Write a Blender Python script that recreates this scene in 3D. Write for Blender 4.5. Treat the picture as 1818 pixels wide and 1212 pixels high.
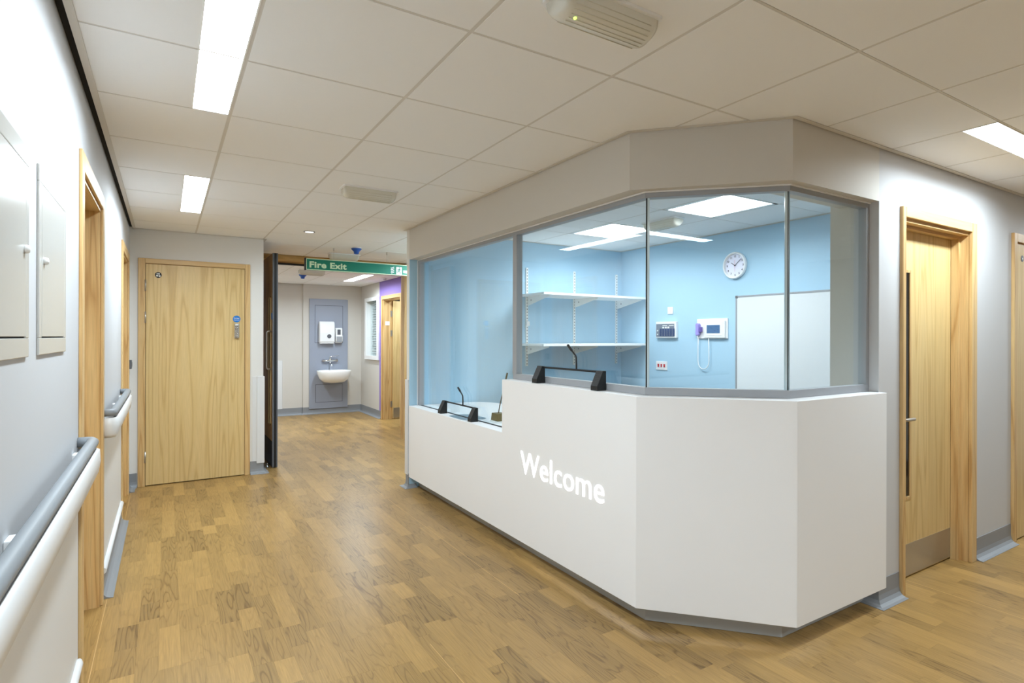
import bpy, bmesh, math, random
from mathutils import Vector, Matrix
random.seed(7)
PI = math.pi
scene = bpy.context.scene
col = scene.collection
for o in list(bpy.data.objects):
    bpy.data.objects.remove(o)

# ------------------------------------------------------------------ camera
CAM_H = 1.3895
cam_d = bpy.data.cameras.new('camera')
cam = bpy.data.objects.new('camera', cam_d)
col.objects.link(cam)
YAW, ROLL, FPX = .5538, .0025, 1010.4
cam_d.sensor_width = 36.0
cam_d.lens = FPX / 1818 * 36
cam_d.shift_x = -(919.4 - 909) / 1818
cam_d.shift_y = (598.3 - 606) / 1818
cam_d.clip_start = .02
cam_d.clip_end = 60
cam.matrix_world = (Matrix.Translation((0, 0, CAM_H)) @ Matrix.Rotation(-YAW, 4, 'Z')
                    @ Matrix.Rotation(PI / 2, 4, 'X') @ Matrix.Rotation(ROLL, 4, 'Z'))
scene.camera = cam

# ------------------------------------------------------------------ world, exposure
w = bpy.data.worlds.new('world')
scene.world = w
w.use_nodes = True
w.node_tree.nodes['Background'].inputs[0].default_value = (.8, .9, 1, 1)
w.node_tree.nodes['Background'].inputs[1].default_value = .02
scene.view_settings.view_transform = 'Standard'
scene.view_settings.look = 'None'
scene.view_settings.exposure = 0.0
scene.view_settings.gamma = 1.0
scene.view_settings.use_curve_mapping = False
PANEL_W = 29.0        # watts of each corridor strip light
OFFICE_W = 18.5       # watts of each office panel
REAR_W = 30.0
LAMP_COLOUR = (.745, .895, 1.0)
OFFICE_COLOUR = (.92, .955, 1.0)
SPREAD = 2.85        # beam angle of the prismatic diffusers
scene.cycles.max_bounces = 10
scene.cycles.transparent_max_bounces = 16
scene.cycles.diffuse_bounces = 6

# ------------------------------------------------------------------ materials
def srgb(r, g, b):
    f = lambda c: (c / 255) / 12.92 if c / 255 <= .04045 else ((c / 255 + .055) / 1.055) ** 2.4
    return (f(r), f(g), f(b), 1)

def mat(name, colour, rough=.6, metal=0.0, bump=0.0, bscale=200.0, spec=.5, mottle=0.0):
    m = bpy.data.materials.new(name)
    m.use_nodes = True
    nt = m.node_tree
    b = nt.nodes['Principled BSDF']
    b.inputs['Base Color'].default_value = colour
    b.inputs['Roughness'].default_value = rough
    b.inputs['Metallic'].default_value = metal
    b.inputs['Specular IOR Level'].default_value = spec
    tc = nt.nodes.new('ShaderNodeTexCoord')
    if bump:
        n = nt.nodes.new('ShaderNodeTexNoise')
        n.inputs['Scale'].default_value = bscale
        n.inputs['Detail'].default_value = 2
        nt.links.new(tc.outputs['Object'], n.inputs['Vector'])
        bp = nt.nodes.new('ShaderNodeBump')
        bp.inputs['Strength'].default_value = bump
        bp.inputs['Distance'].default_value = .001
        nt.links.new(n.outputs['Fac'], bp.inputs['Height'])
        nt.links.new(bp.outputs['Normal'], b.inputs['Normal'])
    if mottle:
        n = nt.nodes.new('ShaderNodeTexNoise')
        n.inputs['Scale'].default_value = 3.0
        n.inputs['Detail'].default_value = 4
        nt.links.new(tc.outputs['Object'], n.inputs['Vector'])
        mx = nt.nodes.new('ShaderNodeMix')
        mx.data_type = 'RGBA'
        mx.inputs['A'].default_value = tuple(c * (1 - mottle) for c in colour[:3]) + (1,)
        mx.inputs['B'].default_value = tuple(min(1, c * (1 + mottle)) for c in colour[:3]) + (1,)
        nt.links.new(n.outputs['Fac'], mx.inputs['Factor'])
        nt.links.new(mx.outputs['Result'], b.inputs['Base Color'])
    return m

def emit(name, colour, strength):
    m = bpy.data.materials.new(name)
    m.use_nodes = True
    nt = m.node_tree
    b = nt.nodes['Principled BSDF']
    b.inputs['Base Color'].default_value = (.8, .8, .8, 1)
    b.inputs['Emission Color'].default_value = colour
    b.inputs['Emission Strength'].default_value = strength
    return m

def wood(name, dark, mid, light, axis='Z', freq=7.0, stretch=.75, lines=16.0, contrast=.5, rough=.42, grain=.5, seeded=False):
    """Oak: contour lines of a stretched noise give cathedral figure, fine noise gives pores."""
    m = bpy.data.materials.new(name)
    m.use_nodes = True
    nt = m.node_tree
    L = nt.links.new
    b = nt.nodes['Principled BSDF']
    b.inputs['Roughness'].default_value = rough
    tc = nt.nodes.new('ShaderNodeTexCoord')
    src = tc.outputs['Object']
    def mapping(a, c):
        mp = nt.nodes.new('ShaderNodeMapping')
        s = {'Z': (a, a, c), 'Y': (a, c, a), 'X': (c, a, a)}[axis]
        mp.inputs['Scale'].default_value = s
        L(src, mp.inputs['Vector'])
        out = mp.outputs['Vector']
        if seeded:
            at = nt.nodes.new('ShaderNodeAttribute')
            at.attribute_name = 'seed'
            cb = nt.nodes.new('ShaderNodeCombineXYZ')
            mu = nt.nodes.new('ShaderNodeMath')
            mu.operation = 'MULTIPLY'
            mu.inputs[1].default_value = 91.7
            L(at.outputs['Fac'], mu.inputs[0])
            L(mu.outputs[0], cb.inputs['X'])
            L(mu.outputs[0], cb.inputs['Z'])
            ad = nt.nodes.new('ShaderNodeVectorMath')
            ad.operation = 'ADD'
            L(out, ad.inputs[0])
            L(cb.outputs[0], ad.inputs[1])
            out = ad.outputs[0]
        return out
    n1 = nt.nodes.new('ShaderNodeTexNoise')
    n1.inputs['Scale'].default_value = 1.0
    n1.inputs['Detail'].default_value = 1.5
    n1.inputs['Roughness'].default_value = .35
    L(mapping(freq, stretch), n1.inputs['Vector'])
    mu = nt.nodes.new('ShaderNodeMath')
    mu.operation = 'MULTIPLY'
    mu.inputs[1].default_value = lines
    L(n1.outputs['Fac'], mu.inputs[0])
    fr = nt.nodes.new('ShaderNodeMath')
    fr.operation = 'PINGPONG'
    fr.inputs[1].default_value = 1.0
    L(mu.outputs[0], fr.inputs[0])
    r = nt.nodes.new('ShaderNodeValToRGB')
    r.color_ramp.elements[0].position = 0.0
    r.color_ramp.elements[0].color = dark
    r.color_ramp.elements[1].position = contrast
    r.color_ramp.elements[1].color = mid
    e = r.color_ramp.elements.new(1.0)
    e.color = light
    L(fr.outputs[0], r.inputs['Fac'])
    n2 = nt.nodes.new('ShaderNodeTexNoise')
    n2.inputs['Scale'].default_value = 1.0
    n2.inputs['Detail'].default_value = 3
    L(mapping(260, 7), n2.inputs['Vector'])
    mr = nt.nodes.new('ShaderNodeMapRange')
    mr.inputs['From Min'].default_value = .3
    mr.inputs['From Max'].default_value = .7
    mr.inputs['To Min'].default_value = 1 - grain * .35
    mr.inputs['To Max'].default_value = 1 + grain * .12
    L(n2.outputs['Fac'], mr.inputs['Value'])
    n3 = nt.nodes.new('ShaderNodeTexNoise')
    n3.inputs['Scale'].default_value = 1.0
    L(mapping(2.5, .5), n3.inputs['Vector'])
    mr3 = nt.nodes.new('ShaderNodeMapRange')
    mr3.inputs['From Min'].default_value = .3
    mr3.inputs['From Max'].default_value = .7
    mr3.inputs['To Min'].default_value = .93
    mr3.inputs['To Max'].default_value = 1.06
    L(n3.outputs['Fac'], mr3.inputs['Value'])
    val = nt.nodes.new('ShaderNodeMath')
    val.operation = 'MULTIPLY'
    L(mr.outputs[0], val.inputs[0])
    L(mr3.outputs[0], val.inputs[1])
    vout = val.outputs[0]
    if seeded:
        at = nt.nodes.new('ShaderNodeAttribute')
        at.attribute_name = 'tone'
        mrt = nt.nodes.new('ShaderNodeMapRange')
        mrt.inputs['To Min'].default_value = .77
        mrt.inputs['To Max'].default_value = 1.22
        L(at.outputs['Fac'], mrt.inputs['Value'])
        v2 = nt.nodes.new('ShaderNodeMath')
        v2.operation = 'MULTIPLY'
        L(vout, v2.inputs[0])
        L(mrt.outputs[0], v2.inputs[1])
        vout = v2.outputs[0]
    cout = r.outputs['Color']
    if seeded:                                    # pale strips show little figure, dark strips a lot
        ms = nt.nodes.new('ShaderNodeMapRange')
        ms.inputs['From Min'].default_value = .15
        ms.inputs['From Max'].default_value = .85
        ms.inputs['To Min'].default_value = .95
        ms.inputs['To Max'].default_value = .12
        L(at.outputs['Fac'], ms.inputs['Value'])
        mc = nt.nodes.new('ShaderNodeMix')
        mc.data_type = 'RGBA'
        mc.inputs['A'].default_value = mid
        L(ms.outputs[0], mc.inputs['Factor'])
        L(cout, mc.inputs['B'])
        cout = mc.outputs['Result']
    mx = nt.nodes.new('ShaderNodeVectorMath')
    mx.operation = 'SCALE'
    L(cout, mx.inputs[0])
    L(vout, mx.inputs['Scale'])
    L(mx.outputs[0], b.inputs['Base Color'])
    return m

M = {}
M['wall'] = mat('wall_paint', srgb(222, 219, 214), .75, bump=.05, bscale=160)
M['wall_grey'] = mat('wall_paint_grey', srgb(197, 196, 196), .75, bump=.05, bscale=160)
M['wall_warm'] = mat('wall_paint_warm', srgb(206, 201, 193), .75, bump=.05, bscale=160)
M['wall_white'] = mat('wall_paint_white', srgb(196, 196, 198), .7, bump=.05, bscale=160)
M['blue'] = mat('blue_wall_paint', srgb(172, 207, 228), .7, bump=.05, bscale=160)
M['purple'] = mat('purple_wall_paint', srgb(142, 118, 190), .7)
M['tile'] = mat('ceiling_tile', srgb(239, 238, 236), .85, bump=.12, bscale=420)
M['tee'] = mat('ceiling_tee', srgb(212, 207, 199), .6)
M['void'] = mat('ceiling_void', srgb(40, 38, 36), .9)
M['black_gap'] = mat('black_gap', srgb(22, 20, 20), .9)
M['white_solid'] = mat('white_solid_surface', srgb(240, 240, 241), .38, mottle=.01)
M['white_plastic'] = mat('white_plastic', srgb(238, 238, 238), .35, mottle=.01)
M['white_metal'] = mat('white_painted_steel', srgb(240, 240, 238), .4, mottle=.01)
M['cream'] = mat('cream_enamel', srgb(198, 197, 193), .22, mottle=.01)
M['guard'] = mat('white_wall_guard', srgb(220, 220, 220), .4, mottle=.01)
M['skirt'] = mat('grey_vinyl_skirting', srgb(136, 138, 141), .5, bump=.05)
M['rail'] = mat('grey_handrail_vinyl', srgb(132, 136, 140), .5, bump=.15, bscale=500)
M['plinth'] = mat('grey_plinth', srgb(168, 168, 165), .45, mottle=.03)
M['alu'] = mat('grey_aluminium', srgb(160, 162, 166), .5, .15, mottle=.02)
M['steel'] = mat('brushed_steel', srgb(190, 186, 180), .32, .9, mottle=.04)
M['chrome'] = mat('chrome', srgb(215, 215, 215), .12, 1.0, mottle=.01)
M['black'] = mat('black_plastic', srgb(15, 15, 16), .5, mottle=.05)
M['black_seal'] = mat('black_seal', srgb(14, 15, 18), .5, mottle=.05)
M['dark_glass'] = mat('dark_glass', srgb(16, 12, 10), .08, mottle=.02)
M['darkgrey'] = mat('dark_grey_plastic', srgb(92, 94, 99), .5, mottle=.03)
M['grey_panel'] = mat('grey_laminate_panel', srgb(150, 156, 170), .45, mottle=.02)
M['panel_joint'] = mat('panel_joint', srgb(70, 72, 80), .7)
M['porcelain'] = mat('white_porcelain', srgb(246, 246, 244), .12, mottle=.005)
M['olive'] = mat('olive_plastic', srgb(86, 78, 46), .5, mottle=.05)
M['blue_dot'] = mat('blue_disc', srgb(0, 112, 192), .5)
M['blue_cap'] = mat('blue_dust_cap', srgb(30, 84, 170), .45)
M['white_print'] = mat('white_print', srgb(244, 246, 244), .5)
M['pale_green'] = mat('luminous_print', srgb(206, 226, 188), .5)
M['green'] = mat('green_sign', srgb(0, 118, 92), .4, mottle=.02)
M['dark_print'] = mat('dark_print', srgb(40, 44, 60), .5)
M['red'] = mat('red_plastic', srgb(196, 40, 50), .4)
M['red_line'] = mat('red_line', srgb(220, 120, 130), .4)
M['lilac'] = mat('lilac_plastic', srgb(160, 146, 218), .4)
M['violet'] = mat('violet_plastic', srgb(112, 92, 176), .4)
M['key_blue'] = mat('dark_blue_keys', srgb(22, 50, 98), .35)
M['panel_grey'] = mat('call_panel_grey', srgb(112, 118, 132), .4)
M['face'] = mat('clock_face', srgb(226, 226, 242), .5)
M['whiteboard'] = mat('whiteboard_enamel', srgb(226, 230, 232), .18)
M['tray'] = mat('steel_tray', srgb(150, 160, 164), .3, .7, mottle=.05)
M['em_body'] = mat('clear_ribbed_diffuser', srgb(220, 217, 205), .25, mottle=.05)
M['em_rib'] = mat('ribbed_diffuser_rib', srgb(214, 208, 188), .2)
M['seam'] = mat('floor_weld', srgb(206, 168, 112), .5)
M['screed'] = mat('floor_base', srgb(96, 70, 40), .8)
M['rubber'] = mat('grey_rubber', srgb(112, 114, 118), .6)
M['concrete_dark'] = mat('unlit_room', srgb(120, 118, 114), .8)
M['oak'] = wood('oak_veneer', srgb(202, 168, 110), srgb(216, 186, 128), srgb(219, 190, 134), 'Z', 10, .45, 14, .35, .4, .3)
M['oak_frame'] = wood('oak_frame', srgb(190, 148, 92), srgb(212, 174, 118), srgb(217, 183, 128), 'Z', 18, 1.0, 7, .35, .42, .4)
M['oak_head'] = wood('oak_frame_head_x', srgb(190, 148, 92), srgb(212, 174, 118), srgb(217, 183, 128), 'X', 18, 1.0, 7, .35, .42, .4)
M['oak_head_y'] = wood('oak_frame_head_y', srgb(190, 148, 92), srgb(212, 174, 118), srgb(217, 183, 128), 'Y', 18, 1.0, 7, .35, .42, .4)
M['oak_shaded'] = wood('oak_veneer_shaded', srgb(150, 104, 52), srgb(176, 128, 70), srgb(190, 144, 84), 'Z', 7, .55, 13, .55, .4, .55)  # darkened oak: the shade on the open leaf is in its colour
M['rough_timber'] = wood('rough_timber', srgb(150, 104, 50), srgb(200, 154, 88), srgb(222, 182, 116), 'X', 22, 1.5, 6, .5, .7, .7)
M['plank'] = wood('oak_floor_print', srgb(120, 88, 45), srgb(160, 126, 73), srgb(164, 130, 77), 'Y', 17, 1.7, 22, .34, .34, .55, seeded=True)

def emission_mats():
    M['lamp'] = emit('corridor_lamp', (.9, .96, 1.0, 1), 14.0)
    M['lamp_office'] = emit('office_lamp', (.93, .975, 1.0, 1), 7.0)
    M['lamp_rear'] = emit('rear_lamp', (.9, .96, 1.0, 1), 12.0)
    M['letter'] = emit('backlit_letter', (1.0, 1.0, 1.0, 1), 1.7)
    M['led'] = emit('green_led', (.55, 1.0, .1, 1), 1.5)
    M['spot'] = emit('downlight_lens', (1, .98, .94, 1), 2.5)
    M['screen'] = emit('lcd_screen', srgb(84, 140, 196), .5)
    M['screen'].node_tree.nodes['Principled BSDF'].inputs['Base Color'].default_value = srgb(40, 60, 90)
    M['screen_dark'] = mat('lcd_mark', srgb(42, 84, 140), .4)
emission_mats()

def glass_mat():
    """Clear pane: both faces are modelled, so the Fresnel term is the one of air-to-glass on either side."""
    m = bpy.data.materials.new('clear_glass')
    m.use_nodes = True
    nt = m.node_tree
    L = nt.links.new
    nt.nodes.remove(nt.nodes['Principled BSDF'])
    out = nt.nodes['Material Output']
    geo = nt.nodes.new('ShaderNodeNewGeometry')
    mr = nt.nodes.new('ShaderNodeMapRange')
    mr.inputs['To Min'].default_value = 1.5
    mr.inputs['To Max'].default_value = 1 / 1.5
    L(geo.outputs['Backfacing'], mr.inputs['Value'])
    fr = nt.nodes.new('ShaderNodeFresnel')
    L(mr.outputs[0], fr.inputs['IOR'])
    tr = nt.nodes.new('ShaderNodeBsdfTransparent')
    tr.inputs['Color'].default_value = (.955, .985, .985, 1)
    gl = nt.nodes.new('ShaderNodeBsdfGlossy')
    gl.inputs['Roughness'].default_value = 0.0
    gl.inputs['Color'].default_value = (.95, 1, 1, 1)
    mx = nt.nodes.new('ShaderNodeMixShader')
    L(fr.outputs[0], mx.inputs['Fac'])
    L(tr.outputs[0], mx.inputs[1])
    L(gl.outputs[0], mx.inputs[2])
    L(mx.outputs[0], out.inputs['Surface'])
    return m
M['glass'] = glass_mat()
M['glass_edge'] = mat('polished_glass_edge', srgb(196, 214, 220), .15, mottle=.15)

# ------------------------------------------------------------------ mesh helpers
class MB:
    """Collects shapes (world coordinates) and builds them as one mesh object."""
    def __init__(self):
        self.v, self.f, self.mi, self.sm = [], [], [], []
    def add(self, vs, fs, mi=0, smooth=False):
        n = len(self.v)
        self.v += [tuple(v) for v in vs]
        for f in fs:
            self.f.append(tuple(i + n for i in f))
            self.mi.append(mi)
            self.sm.append(smooth)
        return self
    def box(self, x0, x1, y0, y1, z0, z1, mi=0):
        x0, x1 = sorted((x0, x1)); y0, y1 = sorted((y0, y1)); z0, z1 = sorted((z0, z1))
        vs = [(x0, y0, z0), (x1, y0, z0), (x1, y1, z0), (x0, y1, z0), (x0, y0, z1), (x1, y0, z1), (x1, y1, z1), (x0, y1, z1)]
        return self.add(vs, [(3, 2, 1, 0), (4, 5, 6, 7), (0, 1, 5, 4), (1, 2, 6, 5), (2, 3, 7, 6), (3, 0, 4, 7)], mi)
    def prism(self, poly, z0, z1, mi=0):
        n = len(poly)
        a = sum(poly[i][0] * poly[(i + 1) % n][1] - poly[(i + 1) % n][0] * poly[i][1] for i in range(n))
        if a < 0: poly = poly[::-1]
        vs = [(x, y, z0) for x, y in poly] + [(x, y, z1) for x, y in poly]
        fs = [tuple(range(n - 1, -1, -1)), tuple(range(n, 2 * n))] + [(i, (i + 1) % n, n + (i + 1) % n, n + i) for i in range(n)]
        return self.add(vs, fs, mi)
    def extrude(self, poly, o, u, v, d, mi=0):
        """polygon (a,b) in plane o + a*u + b*v, thickness vector d"""
        o, u, v, d = map(Vector, (o, u, v, d))
        n = len(poly)
        a = sum(poly[i][0] * poly[(i + 1) % n][1] - poly[(i + 1) % n][0] * poly[i][1] for i in range(n))
        if (u.cross(v).dot(d) < 0) != (a < 0): poly = poly[::-1]
        p = [o + u * x + v * y for x, y in poly]
        vs = p + [q + d for q in p]
        fs = [tuple(range(n - 1, -1, -1)), tuple(range(n, 2 * n))] + [(i, (i + 1) % n, n + (i + 1) % n, n + i) for i in range(n)]
        return self.add(vs, fs, mi)
    def tube(self, pts, r, seg=10, mi=0, cap=True):
        pts = [Vector(p) for p in pts]
        rs = r if isinstance(r, (list, tuple)) else [r] * len(pts)
        ring, fs = [], []
        up = None
        for i, p in enumerate(pts):
            a = pts[min(i + 1, len(pts) - 1)] - p if i < len(pts) - 1 else p - pts[i - 1]
            bq = p - pts[i - 1] if i > 0 else a
            t = (a.normalized() + bq.normalized())
            t = t.normalized() if t.length > 1e-6 else a.normalized()
            if up is None:
                ref = Vector((0, 0, 1)) if abs(t.z) < .9 else Vector((1, 0, 0))
                up = t.cross(ref).normalized()
            up = (up - t * up.dot(t)).normalized()
            bi = t.cross(up)
            for k in range(seg):
                an = 2 * PI * k / seg
                ring.append(p + (up * math.cos(an) + bi * math.sin(an)) * rs[i])
        for i in range(len(pts) - 1):
            for k in range(seg):
                k2 = (k + 1) % seg
                fs.append((i * seg + k, i * seg + k2, (i + 1) * seg + k2, (i + 1) * seg + k))
        self.add(ring, fs, mi, True)
        if cap:
            n = len(self.v) - len(ring)
            self.f.append(tuple(n + k for k in range(seg - 1, -1, -1))); self.mi.append(mi); self.sm.append(False)
            b = n + (len(pts) - 1) * seg
            self.f.append(tuple(b + k for k in range(seg))); self.mi.append(mi); self.sm.append(False)
        return self
    def lathe(self, prof, c, axis, seg=24, mi=0, smooth=True):
        """prof = [(radius, height along axis)]"""
        c, ax = Vector(c), Vector(axis).normalized()
        ref = Vector((0, 0, 1)) if abs(ax.z) < .9 else Vector((1, 0, 0))
        e1 = ax.cross(ref).normalized(); e2 = ax.cross(e1)
        vs, fs = [], []
        for r, h in prof:
            for k in range(seg):
                an = 2 * PI * k / seg
                vs.append(c + ax * h + (e1 * math.cos(an) + e2 * math.sin(an)) * max(r, 1e-5))
        for i in range(len(prof) - 1):
            for k in range(seg):
                k2 = (k + 1) % seg
                fs.append((i * seg + k, i * seg + k2, (i + 1) * seg + k2, (i + 1) * seg + k))
        n0 = len(self.v)
        self.add(vs, fs, mi, smooth)
        self.f.append(tuple(n0 + k for k in range(seg - 1, -1, -1))); self.mi.append(mi); self.sm.append(False)
        b = n0 + (len(prof) - 1) * seg
        self.f.append(tuple(b + k for k in range(seg))); self.mi.append(mi); self.sm.append(False)
        return self
    def sweep(self, path, prof, mi=0, smooth=False, close=True):
        """path: XY points; prof: (offset to the left of travel, z); mitred corners"""
        P = [Vector((x, y)) for x, y in path]
        n = len(prof)
        vs, fs = [], []
        for i, p in enumerate(P):
            d0 = (p - P[i - 1]).normalized() if i > 0 else (P[1] - P[0]).normalized()
            d1 = (P[i + 1] - p).normalized() if i < len(P) - 1 else d0
            n0, n1 = Vector((-d0.y, d0.x)), Vector((-d1.y, d1.x))
            mm = (n0 + n1).normalized()
            k = 1 / max(.3, mm.dot(n0))
            for o, z in prof:
                q = p + mm * (o * k)
                vs.append((q.x, q.y, z))
        for i in range(len(P) - 1):
            for j in range(n if close else n - 1):
                j2 = (j + 1) % n
                fs.append((i * n + j, i * n + j2, (i + 1) * n + j2, (i + 1) * n + j))
        n0 = len(self.v)
        self.add(vs, fs, mi, smooth)
        if close:
            self.f.append(tuple(n0 + j for j in range(n - 1, -1, -1))); self.mi.append(mi); self.sm.append(False)
            b = n0 + (len(P) - 1) * n
            self.f.append(tuple(b + j for j in range(n))); self.mi.append(mi); self.sm.append(False)
        return self
    def build(self, name, mats, parent=None, bevel=0.0, segs=2, recalc=True):
        me = bpy.data.meshes.new(name)
        off = Vector((0, 0, 0))
        if parent is not None:
            off = world_of(parent)
        me.from_pydata([tuple(Vector(v) - off) for v in self.v], [], self.f)
        if not isinstance(mats, (list, tuple)): mats = [mats]
        for m_ in mats: me.materials.append(m_)
        me.polygons.foreach_set('material_index', self.mi)
        me.polygons.foreach_set('use_smooth', self.sm)
        if recalc or bevel:
            bm = bmesh.new(); bm.from_mesh(me)
            if recalc: bmesh.ops.recalc_face_normals(bm, faces=bm.faces)
            if bevel:
                es = [e for e in bm.edges if len(e.link_faces) == 2 and e.calc_face_angle(0) > .6]
                bmesh.ops.bevel(bm, geom=es, offset=bevel, segments=segs, affect='EDGES', clamp_overlap=True, profile=.5)
            bm.to_mesh(me); bm.free()
        o = bpy.data.objects.new(name, me)
        col.objects.link(o)
        if parent is not None: o.parent = parent
        return o

def world_of(o):
    v = Vector((0, 0, 0))
    while o is not None:
        v += o.location
        o = o.parent
    return v

def tag(o, label, cat, group=None, kind=None):
    o['label'] = label
    o['category'] = cat
    if group: o['group'] = group
    if kind: o['kind'] = kind
    return o

def thing(name, loc, label, cat, group=None, kind=None):
    o = bpy.data.objects.new(name, None)
    o.empty_display_size = .1
    col.objects.link(o)
    o.location = loc
    return tag(o, label, cat, group, kind)

def copy_tree(o, delta, parent=None):
    c = o.copy(); col.objects.link(c)
    if parent is None: c.location = o.location + Vector(delta)
    else: c.parent = parent
    for ch in list(o.children):
        copy_tree(ch, delta, c)
    return c

def box(x0, x1, y0, y1, z0, z1): return MB().box(x0, x1, y0, y1, z0, z1)

def text_mesh(body, size=1.0, bold=0.0, spacing=1.0):
    cu = bpy.data.curves.new('t', 'FONT')
    cu.body = body; cu.size = size; cu.offset = bold; cu.space_character = spacing
    cu.resolution_u = 4
    ob = bpy.data.objects.new('t', cu); col.objects.link(ob)
    dg = bpy.context.evaluated_depsgraph_get()
    me = bpy.data.meshes.new_from_object(ob.evaluated_get(dg))
    bpy.data.objects.remove(ob); bpy.data.curves.remove(cu)
    return me

def text_islands(body, split=True, bold=0.0, spacing=1.0):
    """flat glyph outlines as lists of (verts2d, faces), left to right"""
    me = text_mesh(body, 1.0, bold, spacing)
    bm = bmesh.new(); bm.from_mesh(me); bpy.data.meshes.remove(me)
    bmesh.ops.remove_doubles(bm, verts=bm.verts, dist=1e-5)
    bm.verts.ensure_lookup_table()
    groups = []
    if split:
        seen = set()
        for v in bm.verts:
            if v.index in seen: continue
            st, g = [v], []
            seen.add(v.index)
            while st:
                q = st.pop(); g.append(q)
                for e in q.link_edges:
                    r = e.other_vert(q)
                    if r.index not in seen: seen.add(r.index); st.append(r)
            groups.append(g)
    else: groups = [list(bm.verts)]
    out = []
    for g in groups:
        ids = {v.index: i for i, v in enumerate(g)}
        fs = [tuple(ids[v.index] for v in f.verts) for f in bm.faces if f.verts[0].index in ids]
        out.append(([(v.co.x, v.co.y) for v in g], fs))
    bm.free()
    out.sort(key=lambda t: sum(p[0] for p in t[0]) / len(t[0]))
    return out

def glyph_mb(isl, o, u, v, d):
    """extrude flat glyph islands: point = o + x*u + y*v, thickness d"""
    mb = MB()
    o, u, v, d = map(Vector, (o, u, v, d))
    for vs, fs in isl:
        n = len(vs)
        p = [o + u * x + v * y for x, y in vs]
        edges = {}
        for f in fs:
            for i in range(len(f)):
                a, b = f[i], f[(i + 1) % len(f)]
                k = (min(a, b), max(a, b))
                edges.setdefault(k, []).append((a, b))
        side = [(e[0][0], e[0][1], e[0][1] + n, e[0][0] + n) for e in edges.values() if len(e) == 1]
        mb.add(p + [q + d for q in p], [f[::-1] for f in fs] + [tuple(i + n for i in f) for f in fs] + side)
    return mb

def clip_rect(poly, x0, x1, y0, y1):
    def cut(ps, inside, inter):
        out = []
        for i, p in enumerate(ps):
            q = ps[(i + 1) % len(ps)]
            if inside(p):
                out.append(p)
                if not inside(q): out.append(inter(p, q))
            elif inside(q): out.append(inter(p, q))
        return out
    def ix(c): return lambda p, q: (c, p[1] + (q[1] - p[1]) * (c - p[0]) / (q[0] - p[0]))
    def iy(c): return lambda p, q: (p[0] + (q[0] - p[0]) * (c - p[1]) / (q[1] - p[1]), c)
    ps = list(poly)
    for ins, it in ((lambda p: p[0] >= x0, ix(x0)), (lambda p: p[0] <= x1, ix(x1)), (lambda p: p[1] >= y0, iy(y0)), (lambda p: p[1] <= y1, iy(y1))):
        if len(ps) < 3: return []
        ps = cut(ps, ins, it)
    out = []
    for p in ps:
        if not out or (abs(p[0] - out[-1][0]) + abs(p[1] - out[-1][1])) > 1e-5: out.append(p)
    if len(out) > 1 and abs(out[0][0] - out[-1][0]) + abs(out[0][1] - out[-1][1]) < 1e-5: out.pop()
    return out if len(out) >= 3 else []

def area(p):
    return abs(sum(p[i][0] * p[(i + 1) % len(p)][1] - p[(i + 1) % len(p)][0] * p[i][1] for i in range(len(p)))) / 2

# ------------------------------------------------------------------ key dimensions
HC = 2.382                       # corridor ceiling
XL = -.287                       # left wall face
YB = 6.304                       # back wall face (closed oak door)
YR = 1.534                       # right wall face
YS = -3.4                        # wall behind the camera
XE = 7.2                         # far right end
CA, CB = (1.906, 2.008), (2.387, 1.497)      # counter front corners
DEPTH_FIRE = 7.40                # fire door frame line
X_REAR, Y_REAR = 3.113, 10.62
HR = 2.325                       # rear ceiling

# ================================================================== FLOOR
floor = MB().box(-.75, XE + .1, YS - .1, Y_REAR + .3, -.12, -.004).build('floor', M['screed'])
tag(floor, 'wood effect sheet floor of narrow oak strips running down the corridor', 'floor', kind='structure')
REG = [(-.40, YS), (XE, YS), (XE, 1.70), (3.45, 1.70), (3.14, 1.60), (2.46, 1.60), (2.03, 2.06), (2.03, 4.95), (1.93, 5.06), (X_REAR, 5.06),
       (X_REAR, 8.49), (4.3, 8.49), (4.3, 9.37), (X_REAR, 9.37), (X_REAR, Y_REAR), (.35, Y_REAR), (.35, 7.4), (.845, 7.4), (.845, YB), (-.16, 6.36), (XL, YB), (-.40, YB)]
strips = []
PW = .0838
k0 = -6
for k in range(k0, 75):
    x0 = .06 + PW * k
    y = YS - random.random() * .3
    while y < Y_REAR:
        ln = random.choice((.2, .24, .3, .34, .4, .46))
        g = .00015
        for_poly = clip_rect(REG, x0 + g, x0 + PW - g, y + g, y + ln - g)
        if for_poly and area(for_poly) > 2e-4:
            strips.append((x0 + PW / 2, y + ln / 2, for_poly))
        y += ln
fw = Vector((math.sin(YAW), math.cos(YAW)))
rt = Vector((math.cos(YAW), -math.sin(YAW)))
def rank(s):
    p = Vector((s[0], s[1]))
    d, x = p.dot(fw), p.dot(rt)
    seen = d > 1.9 and -.96 < x / d < .95 and not (s[0] > 2.0 and s[1] > 2.0 and s[1] < 5 )
    return (0 if seen else 1, d)
strips.sort(key=rank)
tones = [.15, .3, .4, .5, .55, .62, .7, .8, .95]
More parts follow.
